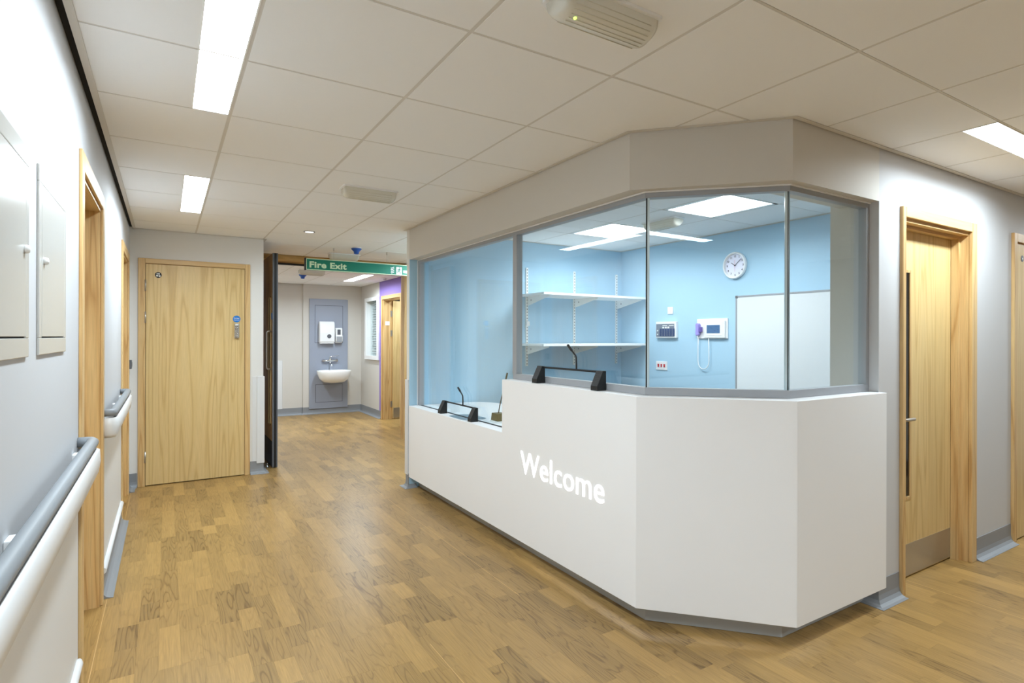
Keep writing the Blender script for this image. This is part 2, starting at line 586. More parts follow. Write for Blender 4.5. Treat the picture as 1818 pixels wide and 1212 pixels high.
def strip_mesh(name, items):
    vs, fs, tn, sd = [], [], [], []
    for s in items:
        n = len(vs); p = s[2]; m = len(p)
        a = sum(p[i][0] * p[(i + 1) % m][1] - p[(i + 1) % m][0] * p[i][1] for i in range(m))
        if a < 0: p = p[::-1]
        vs += [(x, y, 0.0) for x, y in p] + [(x, y, -.003) for x, y in p]
        fs.append(tuple(range(n, n + m)))
        fs += [(n + (i + 1) % m, n + i, n + m + i, n + m + (i + 1) % m) for i in range(m)]
        t, e = random.choice(tones) + random.uniform(-.06, .06), random.random()
        tn += [t] * (2 * m); sd += [e] * (2 * m)
    me = bpy.data.meshes.new(name)
    me.from_pydata(vs, [], fs)
    me.attributes.new('tone', 'FLOAT', 'POINT').data.foreach_set('value', tn)
    me.attributes.new('seed', 'FLOAT', 'POINT').data.foreach_set('value', sd)
    me.materials.append(M['plank'])
    o = bpy.data.objects.new(name, me); col.objects.link(o); o.parent = floor
    return o
for s in strips[:300]: strip_mesh('floor_strip', [s])
fo = strip_mesh('floor_strip_field', strips[300:]); fo['kind'] = 'stuff'
for xs, ya, yb in ((-.262, 2.2, 6.2), (1.62, 2.6, 9.5), (3.62, .2, 1.6), (1.02, -.2, 2.4)):
    box(xs - .0012, xs + .0012, ya, yb, -.002, .0004).build('weld_seam', M['seam'], floor)

# ================================================================== CEILING
def build_ceiling(name, label, region, xs, ys, z, kindname='ceiling'):
    xmin, xmax = min(p[0] for p in region), max(p[0] for p in region)
    ymin, ymax = min(p[1] for p in region), max(p[1] for p in region)
    root = MB().box(xmin - .15, xmax + .15, ymin - .1, ymax + .1, z + .16, z + .24).build(name, M['void'])
    tag(root, label, 'ceiling', kind='structure')
    for i in range(len(xs) - 1):
        for j in range(len(ys) - 1):
            p = clip_rect(region, xs[i] + .0075, xs[i + 1] - .0075, ys[j] + .0045, ys[j + 1] - .0071)
            if not p or area(p) < .0008: continue
            if any(a - .02 < (xs[i] + xs[i + 1]) / 2 < b + .02 and c - .02 < (ys[j] + ys[j + 1]) / 2 < d + .02 for a, b, c, d in FULL_LIGHTS): continue
            for q in cut_lights(p):
                MB().prism(q, z, z + .015).build('ceiling_tile', M['tile'], root)
    bars = MB()
    for x in xs[1:-1]:
        for q in [clip_rect(region, x - .0075 - .004, x + .0075 + .004, ymin, ymax)]:
            for a, b in spans(region, x, 0):
                box(x - .0075, x + .0075, a, b, z + .0012, z + .03).build('tee_bar', M['tee'], root)
    for y in ys[1:-1]:
        for a, b in spans(region, y, 1):
            box(a, b, y - .0035, y + .0045, z + .0015, z + .028).build('cross_tee', M['tee'], root)
    return root

def spans(poly, c, ax):
    """intervals of the polygon along the line x=c (ax 0) or y=c (ax 1)"""
    hit = []
    n = len(poly)
    for i in range(n):
        p, q = poly[i], poly[(i + 1) % n]
        a, b = p[ax], q[ax]
        if (a <= c < b) or (b <= c < a):
            t = (c - a) / (b - a)
            hit.append(p[1 - ax] + (q[1 - ax] - p[1 - ax]) * t)
    hit.sort()
    return [(hit[i], hit[i + 1]) for i in range(0, len(hit) - 1, 2)]

LIGHT_RECTS = []    # strip luminaires that replace part of a tile
FULL_LIGHTS = []    # square luminaires that replace a tile
def cut_lights(p):
    ps = [p]
    for a, b, c, d in LIGHT_RECTS:
        nxt = []
        for q in ps:
            x0, x1 = min(t[0] for t in q), max(t[0] for t in q)
            y0, y1 = min(t[1] for t in q), max(t[1] for t in q)
            if x1 <= a + .01 or x0 >= b - .01 or y1 <= c + .01 or y0 >= d - .01: nxt.append(q); continue
            for r in ((x0, a, y0, y1), (b, x1, y0, y1), (a, b, y0, c), (a, b, d, y1)):
                if r[1] - r[0] > .012 and r[3] - r[2] > .012:
                    z = clip_rect(q, *r)
                    if z and area(z) > .0005: nxt.append(z)
        ps = nxt
    return ps
GX = [-.262] + [.242 + .6 * k for k in range(0, 12)] + [XE]
GY = [YS] + [1.6576 + .6 * k for k in range(-5, 10)] + [DEPTH_FIRE - .03]
GY = [g for g in GY if g <= DEPTH_FIRE - .03]
GY.sort()
# strip luminaires: (x0, x1, y0, y1)
STRIPS = [(.092, .238, 1.662, 2.854), (.092, .238, 4.062, 5.254), (.092, .238, -.738, .454), (3.246, 4.438, 1.062, 1.206), (5.646, 6.838, 1.062, 1.206), (1.446, 2.638, -1.338, -1.194), (2.646, 2.792, 5.262, 6.454)]  # last two are unseen lamps, added to lift the brightness
LIGHT_RECTS[:] = STRIPS
REGION = [(-.262, YS), (XE, YS), (XE, 1.515), (2.40, 1.515), (1.892, 2.05), (1.892, 5.075), (X_REAR, 5.075), (X_REAR, 7.36), (.862, 7.36), (.862, YB - .015), (-.262, YB - .015)]
ceil = build_ceiling('ceiling', 'white square tiled suspended ceiling over the corridor', REGION, GX, GY, HC)
# edge angle trims along the walls and the black shadow gap by the left wall
trim = [(0, HC - .004), (.024, HC - .004), (.024, HC - .001), (.003, HC - .001), (.003, HC + .04), (0, HC + .04)]
for path in ([(-.262, YB), (-.262, YS)], [(.862, YB - .002), (-.262, YB - .002)], [(XE, 1.53), (2.409, 1.53), (1.907, 2.06), (1.907, 5.06), (X_REAR, 5.064)], [(.85, 7.38), (.85, YB - .02)]):
    MB().sweep(path, trim).build('edge_trim', M['tee'], ceil)
box(XL + .001, -.2625, YS, YB, HC + .012, HC + .05).build('shadow_gap', M['black_gap'], ceil)

def lamp(t, x0, x1, y0, y1, z, watts, colour):
    ld = bpy.data.lights.new('lamp', 'AREA')
    ld.shape = 'RECTANGLE'
    ld.size, ld.size_y = x1 - x0, y1 - y0
    ld.energy = watts
    ld.color = colour
    ld.spread = SPREAD
    lo = bpy.data.objects.new('lamp', ld)
    col.objects.link(lo)
    lo.parent = t
    lo.location = (0, 0, -.002)
    return lo

def strip_light(i, r, label, m, z=HC):
    x0, x1, y0, y1 = r
    t = thing('ceiling_light', ((x0 + x1) / 2, (y0 + y1) / 2, z), label, 'ceiling light', 'recessed strip lights in the tiled ceilings')
    box(x0 + .004, x1 - .004, y0 + .004, y1 - .004, z + .002, z + .006).build('diffuser', m, t)
    lamp(t, x0 + .006, x1 - .006, y0 + .006, y1 - .006, z, REAR_W if m is M['lamp_rear'] else PANEL_W, LAMP_COLOUR)
    fr = MB()
    for a in ((x0, x0 + .005, y0, y1), (x1 - .005, x1, y0, y1), (x0, x1, y0, y0 + .005), (x0, x1, y1 - .005, y1)):
        fr.box(a[0], a[1], a[2], a[3], z - .001, z + .02)
    fr.build('frame', M['white_metal'], t)
    box(x0 + .003, x1 - .003, y0 + .003, y1 - .003, z + .03, z + .08).build('housing', M['white_metal'], t)
    return t
for i, (r, lb) in enumerate(zip(STRIPS, ('long lit strip light nearest the left wall, cut by the top of the photo', 'shorter looking lit strip light near the closed oak door end',
        'lit strip light over the camera, seen only mirrored in the glass', 'lit strip light at the right edge of the photo above the oak doors', 'lit strip light beyond the right edge of the photo', 'added unseen strip light behind the camera over the open corridor', 'added unseen strip light behind the far end of the bulkhead'))):
    strip_light(i, r, lb, M['lamp'])

# ================================================================== WALLS
def wall(name, mb, m, label, parent=None):
    return tag(mb.build(name, m), label, 'wall', kind='structure')
# left wall with two door openings
D1 = (2.822, 3.635)      # clear opening
D2 = (5.262, 6.03)
ZO = 2.055              # opening head
wl = MB()
segs = [(YS, D1[0]), (D1[1], D2[0]), (D2[1], YB + .12)]
for a, b in segs: wl.box(XL - .16, XL, a, b, -.02, HC + .15)
for a, b in (D1, D2): wl.box(XL - .16, XL, a, b, ZO, HC + .15)
wall('wall_left', wl, M['wall_white'], 'long bright white corridor wall on the left with two recessed doorways')
# back wall with the closed oak door
B = (-.168, .682)
wb = MB()
wb.box(XL - .1, B[0], YB, YB + .12, -.02, HC + .15)
wb.box(B[1], .845, YB, YB + .12, -.02, HC + .15)
wb.box(B[0], B[1], YB, YB + .12, 2.07, HC + .15)
wb.box(.725, .845, YB + .12, 7.5, -.02, HC + .15)
wall('wall_back', wb, M['wall'], 'white end wall around the closed oak door with the keypad')
# wall behind camera and far right
wall('wall_south', MB().box(XL - .2, XE + .1, YS - .12, YS, -.02, HC + .15), M['wall_warm'], 'plain wall behind the camera')
wall('wall_east', MB().box(XE, XE + .12, YS, 1.8, -.02, HC + .15), M['wall'], 'plain wall at the far right corridor end')
# right wall with two doors
R1 = (3.405, 4.245)
R2 = (4.945, 5.80)
wr = MB()
for a, b in ((3.161, R1[0]), (R1[1], R2[0]), (R2[1], XE)): wr.box(a, b, YR, YR + .13, -.02, HC + .15)
for a, b in (R1, R2): wr.box(a, b, YR, YR + .13, 2.055, HC + .15)
wall('wall_right', wr, M['wall_grey'], 'pale grey wall on the right holding two oak doors')
# bulkhead over the glass screen
ZS = 2.103
bk = MB()
bk.prism([(1.910, 4.999), (1.910, 2.062), (2.406, 1.534), (3.161, 1.534), (3.161, 1.74), (2.53, 1.74), (2.13, 2.165), (2.13, 4.999)], ZS, HC + .15)
tag(bk.build('trim_1', M['wall_warm']), 'beige bulkhead wrapping round above the glass screen', 'bulkhead', kind='structure')
# stub and jamb left of the right hand door, column at the far end of the counter
jm = MB()
jm.prism([(3.161, YR), (3.179, 1.62), (3.179, 1.80), (3.30, 1.80), (3.30, YR + .13), (3.165, YR + .13)][1:-1] + [(3.161, YR + .005)], -.02, HC + .15)
tag(jm.build('trim_2', M['wall_warm']), 'beige pier behind the right end of the glass screen', 'pier', kind='structure')
cm = MB()
cm.box(1.910, 2.02, 5.0, 5.06, -.02, HC + .15)
tag(cm.build('trim_3', M['wall']), 'narrow grey white pier at the far end of the counter', 'pier', kind='structure')
# office walls
wall('wall_office_back', MB().box(1.912, 4.62, 4.992, 5.0, .0, HC + .15).box(2.02, 4.62, 5.0, 5.06, 0, HC + .15), M['blue'], 'blue office wall with white shelving behind the glass')
wall('wall_office_right', MB().box(4.5, 4.62, 1.80, 4.992, -.02, HC + .15), M['blue'], 'blue office wall with the clock and the whiteboard')
wall('wall_office_front', MB().box(3.30, 4.5, 1.74, 1.80, -.02, HC + .15), M['blue'], 'blue office wall backing onto the right corridor, hidden behind the bulkhead')
# office ceiling
OREG = [(2.112, 2.15), (2.51, 1.745), (3.30, 1.745), (3.30, 1.80), (4.499, 1.80), (4.499, 4.991), (2.112, 4.991)]
OX = [2.07] + [2.07 + .6 * k for k in range(1, 5)] + [4.5]
OX = [2.07, 2.67, 3.27, 3.87, 4.47, 4.5]
OY = [1.375 + .6 * k for k in range(0, 7)]
FULL_LIGHTS[:] = [(3.27, 3.87, 2.575, 3.175), (3.27, 3.87, 3.775, 4.375)]
LIGHT_RECTS[:] = []
oc = build_ceiling('ceiling_office', 'white square tiled ceiling of the blue office', OREG, OX, OY, HC)
MB().sweep([(4.4985, 1.80), (4.4985, 4.9905), (2.11, 4.9905)], trim).build('edge_trim', M['tee'], oc)
for (a, b, c, d), lb in zip(FULL_LIGHTS, ('bright square ceiling panel in the office nearest the whiteboard', 'bright square ceiling panel in the office nearest the shelves')):
    t = thing('office_light', ((a + b) / 2, (c + d) / 2, HC), lb, 'ceiling light', 'square office ceiling panels')
    box(a + .05, b - .05, c + .02, d - .02, HC + .003, HC + .008).build('diffuser', M['lamp_office'], t)
    lamp(t, a + .05, b - .05, c + .02, d - .02, HC, OFFICE_W, OFFICE_COLOUR)
    fr = MB()
    fr.box(a + .008, a + .05, c + .008, d - .008, HC - .001, HC + .02); fr.box(b - .05, b - .008, c + .008, d - .008, HC - .001, HC + .02)
    fr.box(a + .008, b - .008, c + .008, c + .02, HC - .001, HC + .02); fr.box(a + .008, b - .008, d - .02, d - .008, HC - .001, HC + .02)
    fr.build('frame', M['white_metal'], t)
    box(a + .02, b - .02, c + .02, d - .02, HC + .03, HC + .09).build('housing', M['white_metal'], t)
FULL_LIGHTS[:] = []

# rear corridor beyond the fire doors
rw = MB()
rw.box(2.076, X_REAR, Y_REAR, Y_REAR + .15, -.02, HR + .2)
rw.box(.2, 2.076, Y_REAR + .03, Y_REAR + .15, -.02, HR + .2)
wall('wall_rear', rw, M['wall_warm'], 'far beige wall with the hand wash basin')
W7 = (8.485, 9.355)    # rear door opening
rr = MB()
rr.box(X_REAR, X_REAR + .14, 9.545, 9.60, -.02, HR + .2)
rr.box(X_REAR, X_REAR + .14, 9.60, 10.26, -.02, 1.03)
rr.box(X_REAR, X_REAR + .14, 9.60, 10.26, 2.045, HR + .2)
rr.box(X_REAR, X_REAR + .14, 10.26, Y_REAR + .15, -.02, HR + .2)
wall('wall_rear_right', rr, M['wall_warm'], 'far beige side wall with the small white window')
rp = MB()
rp.box(X_REAR, X_REAR + .14, W7[1], 9.545, -.02, HR + .2)
rp.box(X_REAR, X_REAR + .14, 7.38, W7[0], -.02, HR + .2)
rp.box(X_REAR, X_REAR + .14, W7[0], W7[1], 2.03, HR + .2)
rp.box(X_REAR, X_REAR + .14, 5.06, 7.38, -.02, HC + .15, 1)
tag(rp.build('wall_rear_purple', [M['purple'], M['wall_warm']]), 'purple painted stretch of wall round the half open far door', 'wall', kind='structure')
wall('wall_rear_left', MB().box(.2, .35, 7.5, Y_REAR + .15, -.02, HR + .2).box(.35, .86, 7.40, 7.5, -.02, HR + .3), M['wall_warm'], 'side wall of the rear corridor hidden behind the open fire door')
box_ = MB()
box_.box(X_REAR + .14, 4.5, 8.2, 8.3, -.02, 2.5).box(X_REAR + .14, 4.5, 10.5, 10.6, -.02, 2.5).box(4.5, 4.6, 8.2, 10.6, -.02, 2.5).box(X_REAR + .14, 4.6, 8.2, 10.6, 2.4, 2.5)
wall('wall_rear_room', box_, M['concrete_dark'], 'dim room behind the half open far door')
RREG = [(.35, 7.46), (X_REAR - .002, 7.46), (X_REAR - .002, Y_REAR - .002), (.35, Y_REAR - .002)]
RSTR = (2.53, 2.69, 8.50, 9.70)
LIGHT_RECTS[:] = [RSTR]
rc = build_ceiling('ceiling_rear', 'white tiled ceiling beyond the fire doors', RREG, [.35, .842, 1.442, 2.042, 2.53, 3.113], [7.46, 7.9, 8.5, 9.1, 9.7, 10.3, 10.62], HR)
strip_light(9, RSTR, 'lit strip light beyond the fire exit sign', M['lamp_rear'], HR)
strip_light(11, (3.75, 3.90, 8.45, 9.25), 'added unseen strip light inside the room behind the half open far door', M['lamp_rear'], 2.32)  # unseen lamp, added to brighten the far room and its door leaf
R2L = (1.05, 1.21, 8.50, 9.70)
strip_light(10, (1.05, 1.21, 8.51, 9.69), 'added unseen strip light behind the open fire door', M['lamp_rear'], HR - .012)  # added out of sight to raise the light beyond the fire doors
# header over the fire doors
hd = thing('door_4', (1.8, DEPTH_FIRE, 0), 'rough timber framed double fire door opening with one leaf held open', 'door', kind='structure')
box(.862, 2.76, 7.39, 7.47, 2.285, HC + .05).build('header', M['rough_timber'], hd)
box(.862, 2.76, 7.385, 7.475, 2.27, 2.286).build('header_lining', M['black_gap'], hd)
box(2.745, 2.80, 7.36, 7.49, 0, HC - .01).build('jamb', M['oak_frame'], hd)
box(.862, .90, 7.33, 7.49, 0, 2.28).build('jamb', M['oak_frame'], hd)
box(2.80, X_REAR, 7.38, 7.46, 0, HC + .1).build('side_panel', M['wall_warm'], hd)
# leaf held open towards the camera
leaf = box(.958, 1.008, 6.478, 7.33, .006, 2.273).build('leaf', M['oak_shaded'], hd)
box(.9565, 1.0095, 6.4735, 6.478, .006, 2.273).build('lipping', M['darkgrey'], leaf)
box(.974, .996, 6.4705, 6.4735, .006, 2.273).build('seal_strip', M['black_seal'], leaf)
box(.955, .958, 6.49, 7.30, .01, .28).build('kick_plate', M['black'], leaf)
fr = MB()
fr.box(.950, .958, 6.585, 6.60, .44, 1.82).box(.950, .958, 6.70, 6.715, .44, 1.82).box(.950, .958, 6.585, 6.715, .44, .455).box(.950, .958, 6.585, 6.715, 1.805, 1.82)
fr.build('vision_bead', M['oak'], leaf)
box(.955, .958, 6.60, 6.70, .455, 1.805).build('vision_glass', M['dark_glass'], leaf)
MB().tube([(.958, 6.555, 1.445), (.925, 6.555, 1.445), (.912, 6.555, 1.432), (.912, 6.555, 1.055), (.925, 6.555, 1.042), (.958, 6.555, 1.042)], .0095, 12).build('pull_handle', M['steel'], leaf)
box(.954, .958, 6.50, 6.53, 1.57, 1.64).build('blue_notice', M['blue_dot'], leaf)
st = MB().lathe([(.018, 0), (.018, .006), (.012, .01), (.012, .03), (.015, .034), (.013, .042), (0.001, .044)], (.922, 6.548, 0), (0, 0, 1), 16).build('door_stop', M['chrome'])
tag(st, 'small chrome door stop on the floor by the open fire door', 'door stop')

# ================================================================== SKIRTING
SK = [(0, .128), (.004, .128), (.005, .05), (.009, .026), (.02, .011), (.036, .004), (.052, .0022), (.052, .0003), (0, .0003)]
def skirting(name, paths, label, capends=None):
    root = thing(name, (paths[0][0][0], paths[0][0][1], 0), label, 'skirting', kind='structure')
    for p in paths:
        MB().sweep(p, SK, smooth=False).build('skirting_length', M['skirt'], root)
    return root
# travel direction chosen so that the room is on the left hand side
skirting('baseboard_left', [[(XL, 2.74), (XL, YS)], [(XL, 5.19), (XL, 3.705)], [(XL, YB), (XL, 6.10)]], 'grey coved vinyl skirting along the white left wall')
skirting('baseboard_back', [[(-.225, YB), (XL + .002, YB)], [(.845, 7.3), (.845, YB), (.725, YB)]], 'grey coved vinyl skirting beside the closed oak door')
skirting('baseboard_right', [[(3.372, YR), (3.161, YR), (3.161, 1.75)], [(4.90, YR), (4.315, YR)], [(XE, YR), (5.88, YR)]], 'grey coved vinyl skirting along the right wall')
skirting('baseboard_counter', [[(1.98, 5.0), (1.910, 5.0), (1.910, 5.06), (3.0, 5.06)]], 'grey coved vinyl skirting round the pier at the far counter end')
skirting('baseboard_rear', [[(X_REAR, 9.42), (X_REAR, Y_REAR), (2.076, Y_REAR), (2.076, Y_REAR + .03), (.4, Y_REAR + .03)]], 'grey coved vinyl skirting round the wash basin wall')

# ================================================================== DOOR FRAMES
def architrave(root, poly_face, d):
    pass
# left doorways (opening in wall x = XL, facing +x)
def left_door(name, y0, y1, label, lv):
    root = thing(name, (XL, (y0 + y1) / 2, 0), label, 'door', kind='structure')
    zt = ZO
    a = .062
    for (p, q) in ((y0 - a, y0 + .012), (y1 - .012, y1 + a)):
        box(XL, XL + .012, p, q, 0, zt + a - .001).build('architrave', M['oak_frame'], root, .003)
    box(XL, XL + .012, y0 + .0125, y1 - .0125, zt - .012, zt + a).build('architrave', M['oak_head_y'], root, .003)
    box(XL - .13, XL, y0, y0 + .028, 0, zt).build('jamb', M['oak_frame'], root)
    box(XL - .13, XL, y1 - .028, y1, 0, zt).build('jamb', M['oak_frame'], root)
    box(XL - .13, XL, y0 + .028, y1 - .028, zt - .028, zt).build('jamb', M['oak_head_y'], root)
    for (p, q) in ((y0 + .028, y0 + .045), (y1 - .045, y1 - .028)):
        box(XL - .108, XL - .066, p, q, 0, zt - .028).build('stop', M['oak_frame'], root)
    box(XL - .108, XL - .066, y0 + .045, y1 - .045, zt - .045, zt - .028).build('stop', M['oak_head_y'], root)
    lf = box(XL - .155, XL - .11, y0 + .031, y1 - .031, .006, zt - .032).build('leaf', M['oak'], root)
    MB().tube([(XL - .11, y0 + .1, 1.0), (XL - .075, y0 + .1, 1.0), (XL - .07, y0 + .11, 1.0), (XL - .07, y0 + .2, 1.0)], .009, 10).build('lever_handle', M['steel'], lf)
    return root
left_door('door_1', D1[0], D1[1], 'nearest recessed oak doorway in the left wall', 1)
left_door('door_2', D2[0], D2[1], 'farther recessed oak doorway in the left wall next to the corner', 2)

# closed oak door in the back wall
d3 = thing('door_3', (.25, YB, 0), 'closed pale oak door with blue disc and keypad at the corridor end', 'door', kind='structure')
for p, q in ((-.219, -.1635), (.6735, .721)):
    box(p, q, YB - .02, YB, 0, 2.112).build('architrave', M['oak_frame'], d3, .003)
box(-.163, .673, YB - .02, YB, 2.066, 2.112).build('architrave', M['oak_head'], d3, .003)
box(B[0], B[0] + .006, YB, YB + .11, 0, 2.07).build('jamb', M['oak_frame'], d3)
box(B[1] - .006, B[1], YB, YB + .11, 0, 2.07).build('jamb', M['oak_frame'], d3)
box(B[0] + .006, B[1] - .006, YB, YB + .11, 2.062, 2.07).build('jamb', M['oak_head'], d3)
box(B[0] + .006, B[1] - .006, YB + .06, YB + .1, .003, 2.062).build('backing', M['black_gap'], d3)
lf = box(-.1585, .6705, YB - .012, YB + .033, .008, 2.060).build('leaf', M['oak'], d3)
for z in (1.86, 1.565, .27):
    hg = MB().tube([(-.1615, YB - .024, z - .052), (-.1615, YB - .024, z + .052)], .0065, 10)
    hg.box(-.1625, -.1605, YB - .02, YB - .0, z - .05, z + .05)
    hg.build('hinge', M['steel'], d3)
rd = MB().lathe([(.027, 0), (.027, .002)], (-.062, YB - .012, 1.962), (0, -1, 0), 28).build('badge', M['black'], lf)
bd = MB()
for i, (x, z0, z1) in enumerate(((-.075, 1.966, 1.978), (-.065, 1.966, 1.978), (-.056, 1.966, 1.978))): bd.box(x, x + .005, YB - .0145, YB - .014, z0, z1)
bd.box(-.079, -.062, YB - .0145, YB - .014, 1.948, 1.959); bd.box(-.057, -.045, YB - .0145, YB - .014, 1.945, 1.959)
bd.build('badge_print', M['white_print'], lf)
MB().lathe([(.034, 0), (.034, .0015)], (.598, YB - .012, 1.563), (0, -1, 0), 32).build('fire_disc', M['blue_dot'], lf)
for body, z in (('Fire door', 1.566), ('keep locked', 1.550)):
    isl = text_islands(body, bold=.01)
    xs_ = [p[0] for g in isl for p in g[0]]
    k = .05 / (max(xs_) - min(xs_))
    glyph_mb(isl, (.573 - min(xs_) * k, YB - .0137, z), (k, 0, 0), (0, 0, k * 1.15), (0, -.0006, 0)).build('notice_text', M['white_print'], lf)
kp = MB().extrude([(.577, 1.375), (.590, 1.368), (.606, 1.368), (.619, 1.375), (.619, 1.517), (.577, 1.517)], (0, YB - .012, 0), (1, 0, 0), (0, 0, 1), (0, -.022, 0)).build('keypad', M['steel'], lf, .003)
bt = MB()
for i in range(5):
    for j in range(2): bt.lathe([(.0055, 0), (.0055, .003), (.004, .004)], (.589 + j * .018, YB - .034, 1.49 - i * .018), (0, -1, 0), 10)
bt.build('keypad_button', M['chrome'], lf)
MB().lathe([(.013, 0), (.013, .012), (.008, .016)], (.598, YB - .034, 1.388), (0, -1, 0), 16).build('keypad_knob', M['steel'], lf)
box(.585, .611, YB - .036, YB - .034, 1.50, 1.512).build('keypad_cap', M['white_metal'], lf)

# right hand recessed oak door with vision slot
d5 = thing('door_5', (3.84, YR, 0), 'oak door right of the counter with a tall narrow glass slot and steel kick plate', 'door', kind='structure')
ar = .062
for p, q in ((R1[0] - .028, R1[0] + .004), (R1[1] - .004, R1[1] + .066)):
    box(p, q, YR - .02, YR, 0, 2.103).build('architrave', M['oak_frame'], d5, .003)
box(R1[0] + .0045, R1[1] - .0045, YR - .02, YR, 2.046, 2.103).build('architrave', M['oak_head'], d5, .003)
box(R1[0], R1[0] + .028, YR, YR + .14, 0, 2.055).build('jamb', M['oak_frame'], d5)
box(R1[1] - .006, R1[1] + .02, YR + .0005, YR + .14, 0, 2.055).build('jamb', M['oak_frame'], d5)
box(R1[0] + .028, R1[1] - .006, YR, YR + .14, 2.027, 2.055).build('jamb', M['oak_head'], d5)
box(R1[0] + .028, R1[0] + .045, YR + .044, YR + .084, 0, 2.027).build('stop', M['oak_frame'], d5)
box(R1[1] - .032, R1[1] - .006, YR + .044, YR + .084, 0, 2.027).build('stop', M['oak_frame'], d5)
box(R1[0] + .045, R1[1] - .032, YR + .044, YR + .084, 2.009, 2.027).build('stop', M['oak_head'], d5)
YL = YR + .086
lf = MB()
lx0, lx1 = R1[0] + .030, R1[1] - .009
vx0, vx1, vz0, vz1 = 3.57, 3.705, .455, 1.785
lf.box(lx0, vx0, YL, YL + .045, .008, 2.024).box(vx1, lx1, YL, YL + .045, .008, 2.024)
lf.box(vx0, vx1, YL, YL + .045, .008, vz0).box(vx0, vx1, YL, YL + .045, vz1, 2.024)
lf = lf.build('leaf', M['oak'], d5)
box(vx0, vx1, YL + .002, YL + .008, vz0, vz1).build('vision_glass', M['dark_glass'], lf)
bd = MB().box(vx0, vx0 + .016, YL - .003, YL + .0018, vz0, vz1).box(vx1 - .02, vx1, YL - .003, YL + .0018, vz0, vz1).box(vx0 + .016, vx1 - .016, YL - .003, YL + .0018, vz0, vz0 + .016).box(vx0 + .016, vx1 - .016, YL - .003, YL + .0018, vz1 - .016, vz1)
bd.build('vision_bead', M['oak_frame'], lf)
box(lx0 + .004, lx1 - .004, YL - .0015, YL, .012, .195).build('kick_plate', M['steel'], lf)
hl = MB().tube([(3.50, YL, .93), (3.50, YL - .05, .93), (3.504, YL - .056, .93), (3.515, YL - .058, .93), (3.612, YL - .058, .93)], .0095, 12)
hl.lathe([(.026, 0), (.026, .008), (.02, .01)], (3.50, YL, .93), (0, -1, 0), 20)
hl.build('lever_handle', M['steel'], lf)
# door at the right edge
d6 = thing('door_6', (5.4, YR, 0), 'flush oak door at the right edge of the photo with hinges showing', 'door', kind='structure')
for p, q in ((4.905, 4.957), (5.79, 5.845)):
    box(p, q, YR - .02, YR, 0, 2.11).build('architrave', M['oak_frame'], d6, .003)
box(4.9575, 5.7895, YR - .02, YR, 2.05, 2.11).build('architrave', M['oak_head'], d6, .003)
box(R2[0], R2[0] + .012, YR, YR + .12, 0, 2.055).build('jamb', M['oak_frame'], d6)
box(R2[1] - .012, R2[1], YR, YR + .12, 0, 2.055).build('jamb', M['oak_frame'], d6)
box(R2[0] + .012, R2[1] - .012, YR, YR + .12, 2.043, 2.055).build('jamb', M['oak_head'], d6)
lf = box(4.962, 5.785, YR - .008, YR + .037, .008, 2.040).build('leaf', M['oak'], d6)
for z in (1.85, 1.545, .337): box(4.962, 4.968, YR - .0125, YR - .008, z - .05, z + .05).build('hinge', M['steel'], d6)
MB().lathe([(.022, 0), (.022, .002)], (5.075, YR - .008, 1.945), (0, -1, 0), 24).build('badge', M['darkgrey'], lf)
box(5.068, 5.082, YR - .0105, YR - .0102, 1.938, 1.95).build('badge_print', M['white_print'], lf)
# rear door, leaf open into the room
d7 = thing('door_7', (X_REAR, 8.92, 0), 'far oak door standing open in the purple wall', 'door', kind='structure')
for p, q in ((W7[0] - .05, W7[0] + .005), (W7[1] - .005, W7[1] + .055)):
    box(X_REAR - .02, X_REAR, p, q, 0, 2.075).build('architrave', M['oak_frame'], d7)
box(X_REAR - .02, X_REAR, W7[0] + .006, W7[1] - .006, 2.015, 2.075).build('architrave', M['oak_head_y'], d7)
box(X_REAR, X_REAR + .15, W7[1] - .03, W7[1], 0, 2.03).build('jamb', M['oak_frame'], d7)
box(X_REAR, X_REAR + .15, W7[0], W7[0] + .03, 0, 2.03).build('jamb', M['oak_frame'], d7)
box(X_REAR, X_REAR + .15, W7[0] + .03, W7[1] - .03, 2.0, 2.03).build('jamb', M['oak_head_y'], d7)
lf = box(X_REAR + .155, X_REAR + .98, 9.30, 9.344, .01, 1.995).build('leaf', M['oak'], d7)
box(X_REAR + .165, X_REAR + .95, 9.297, 9.30, .02, .19).build('kick_plate', M['steel'], lf)
for z in (1.78, 1.45, .25): box(X_REAR + .12, X_REAR + .152, 9.319, 9.325, z - .05, z + .05).build('hinge', M['steel'], d7)
box(X_REAR + .03, X_REAR + .10, 9.322, 9.3255, 1.585, 1.65).build('latch_plate', M['white_metal'], d7)

# ================================================================== REAR WINDOW
w2 = thing('window_2', (X_REAR, 9.93, 1.53), 'small white framed window with a slatted blind on the far side wall', 'window', kind='structure')
fr = MB()
for a in ((9.545, 9.625, .985, 2.085), (10.235, 10.315, .985, 2.085), (9.625, 10.235, .985, 1.055), (9.625, 10.235, 2.02, 2.085)):
    fr.box(X_REAR - .03, X_REAR, a[0], a[1], a[2], a[3])
fr.build('frame', M['white_metal'], w2, .003)
rv = MB().box(X_REAR, X_REAR + .14, 9.60, 9.61, 1.03, 2.045).box(X_REAR, X_REAR + .14, 10.25, 10.26, 1.03, 2.045)
rv.build('reveal', M['white_metal'], w2)
gp = MB().box(X_REAR + .06, X_REAR + .066, 9.61, 10.25, 1.03, 2.045).build('pane', M['glass'], w2)
sl = MB()
for i in range(22):
    z = 1.06 + i * .0445
    sl.extrude([(-.018, -.010), (.018, .010), (.018, .012), (-.018, -.008)], (X_REAR + .10, 9.615, z), (1, 0, 0), (0, 0, 1), (0, .63, 0))
sl = sl.build('blind_slat', M['white_plastic'], w2); sl['kind'] = 'stuff'
